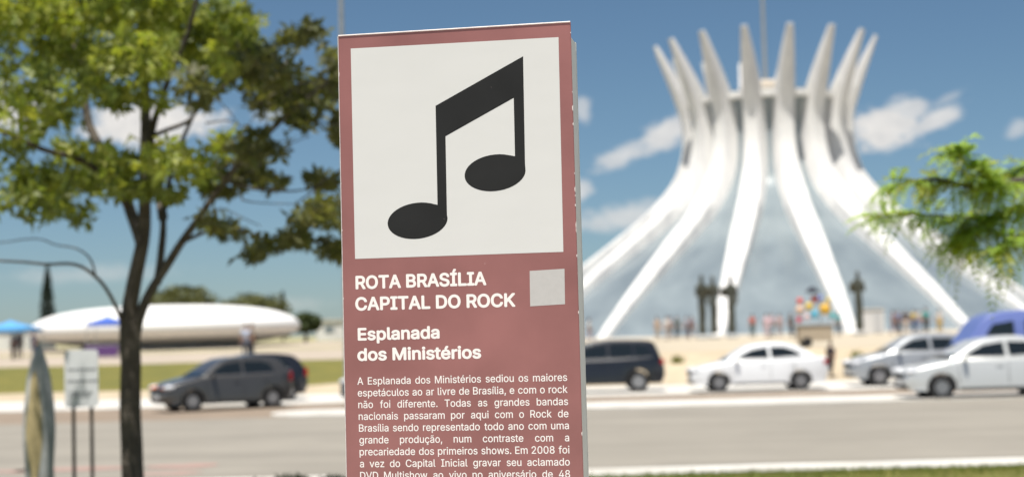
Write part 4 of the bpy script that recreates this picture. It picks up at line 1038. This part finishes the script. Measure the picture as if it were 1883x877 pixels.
def text_mesh(s, size, off):
    if s not in _tf: _tf[s] = text_fill(s)
    v0, f0 = _tf[s]; vs = []; fs = []
    for k in range(8):
        a = k * PI / 4; o = len(vs)
        vs += [((x + off * math.cos(a)) * size, (y + off * math.sin(a)) * size, k * .000006) for x, y in v0]; fs += [[o + i for i in f] for f in f0]
    return vs, fs
def cap_h(off=0): 
    vs, _ = text_mesh('H', 1, off); return max(v[1] for v in vs) - min(v[1] for v in vs)
def extent(vs): return min(v[0] for v in vs), max(v[0] for v in vs)
PXM = .6 / 431
def headline(lines, cap_px, off, name):
    q = MB(); size = cap_px * PXM / cap_h(off)
    for s, (ax, ay), (bx, by) in lines:
        vs, fs = text_mesh(s, size, off); lo, hi = extent(vs); u0, v0 = uv(ax, ay); u1, v1 = uv(bx, by); k = (u1 - u0) / (hi - lo)
        q.add([T3(u0 + (v[0] - lo) * k, v0 + (v1 - v0) * (v[0] - lo) / (hi - lo) + v[1], .00025 + v[2]) for v in vs], fs)
    q.build(name, INKW, tot)
headline([('ROTA BRASÍLIA', (654, 530.8), (894.6, 523)), ('CAPITAL DO ROCK', (653.5, 570), (948, 562.6))], 24.6, .027, 'title')
headline([('Esplanada', (658, 625), (808.6, 621)), ('dos Ministérios', (657.3, 662.3), (885, 657.6))], 23.0, .027, 'subtitle')
body_lines = [('A Esplanada dos Ministérios sediou os maiores', (657.2, 706.8), (1043, 699.6)), ('espetáculos ao ar livre de Brasília, e com o rock', (658, 728.4), (1043.8, 721.6)),
    ('não foi diferente. Todas as grandes bandas', (659, 749.8), (1044.8, 743.9)), ('nacionais passaram por aqui com o Rock de', (659.7, 771.4), (1045.5, 766.2)),
    ('Brasília sendo representado todo ano com uma', (660.2, 793), (1046.3, 788.2)), ('grande produção, num contraste com a', (661, 814.8), (1046.8, 810.4)),
    ('precariedade dos primeiros shows. Em 2008 foi', (661.4, 836.6), (1047.3, 832.8)), ('a vez do Capital Inicial gravar seu aclamado', (661.9, 858.4), (1048, 855)), ('DVD Multishow ao vivo no aniversário de 48', (662.4, 880.2), (1048.5, 877.2))]
size = 12.9 * PXM / cap_h(); OFF = .006
words = [[text_mesh(w_, size, OFF) for w_ in s.split()] for s, _, _ in body_lines]
widths = [[extent(v)[1] - extent(v)[0] for v, _ in wl] for wl in words]
hs = min(((uv(*b)[0] - uv(*a)[0]) - .27 * size * (len(wl) - 1)) / sum(wl) for wl, (s, a, b) in zip(widths, body_lines))
hs = min(1.0, hs)
q = MB()
for wl, wd_, (s, a, b) in zip(words, widths, body_lines):
    u0, v0 = uv(*a); u1, v1 = uv(*b); gap = ((u1 - u0) - hs * sum(wd_)) / (len(wl) - 1); u = u0
    for (vs, fs), wv in zip(wl, wd_):
        lo = extent(vs)[0]
        q.add([T3(u + (v[0] - lo) * hs, v0 + (v1 - v0) * (u + (v[0] - lo) * hs - u0) / (u1 - u0) + v[1], .00025 + v[2]) for v in vs], fs)
        u += wv * hs + gap
q.build('body_text', INKW, tot)
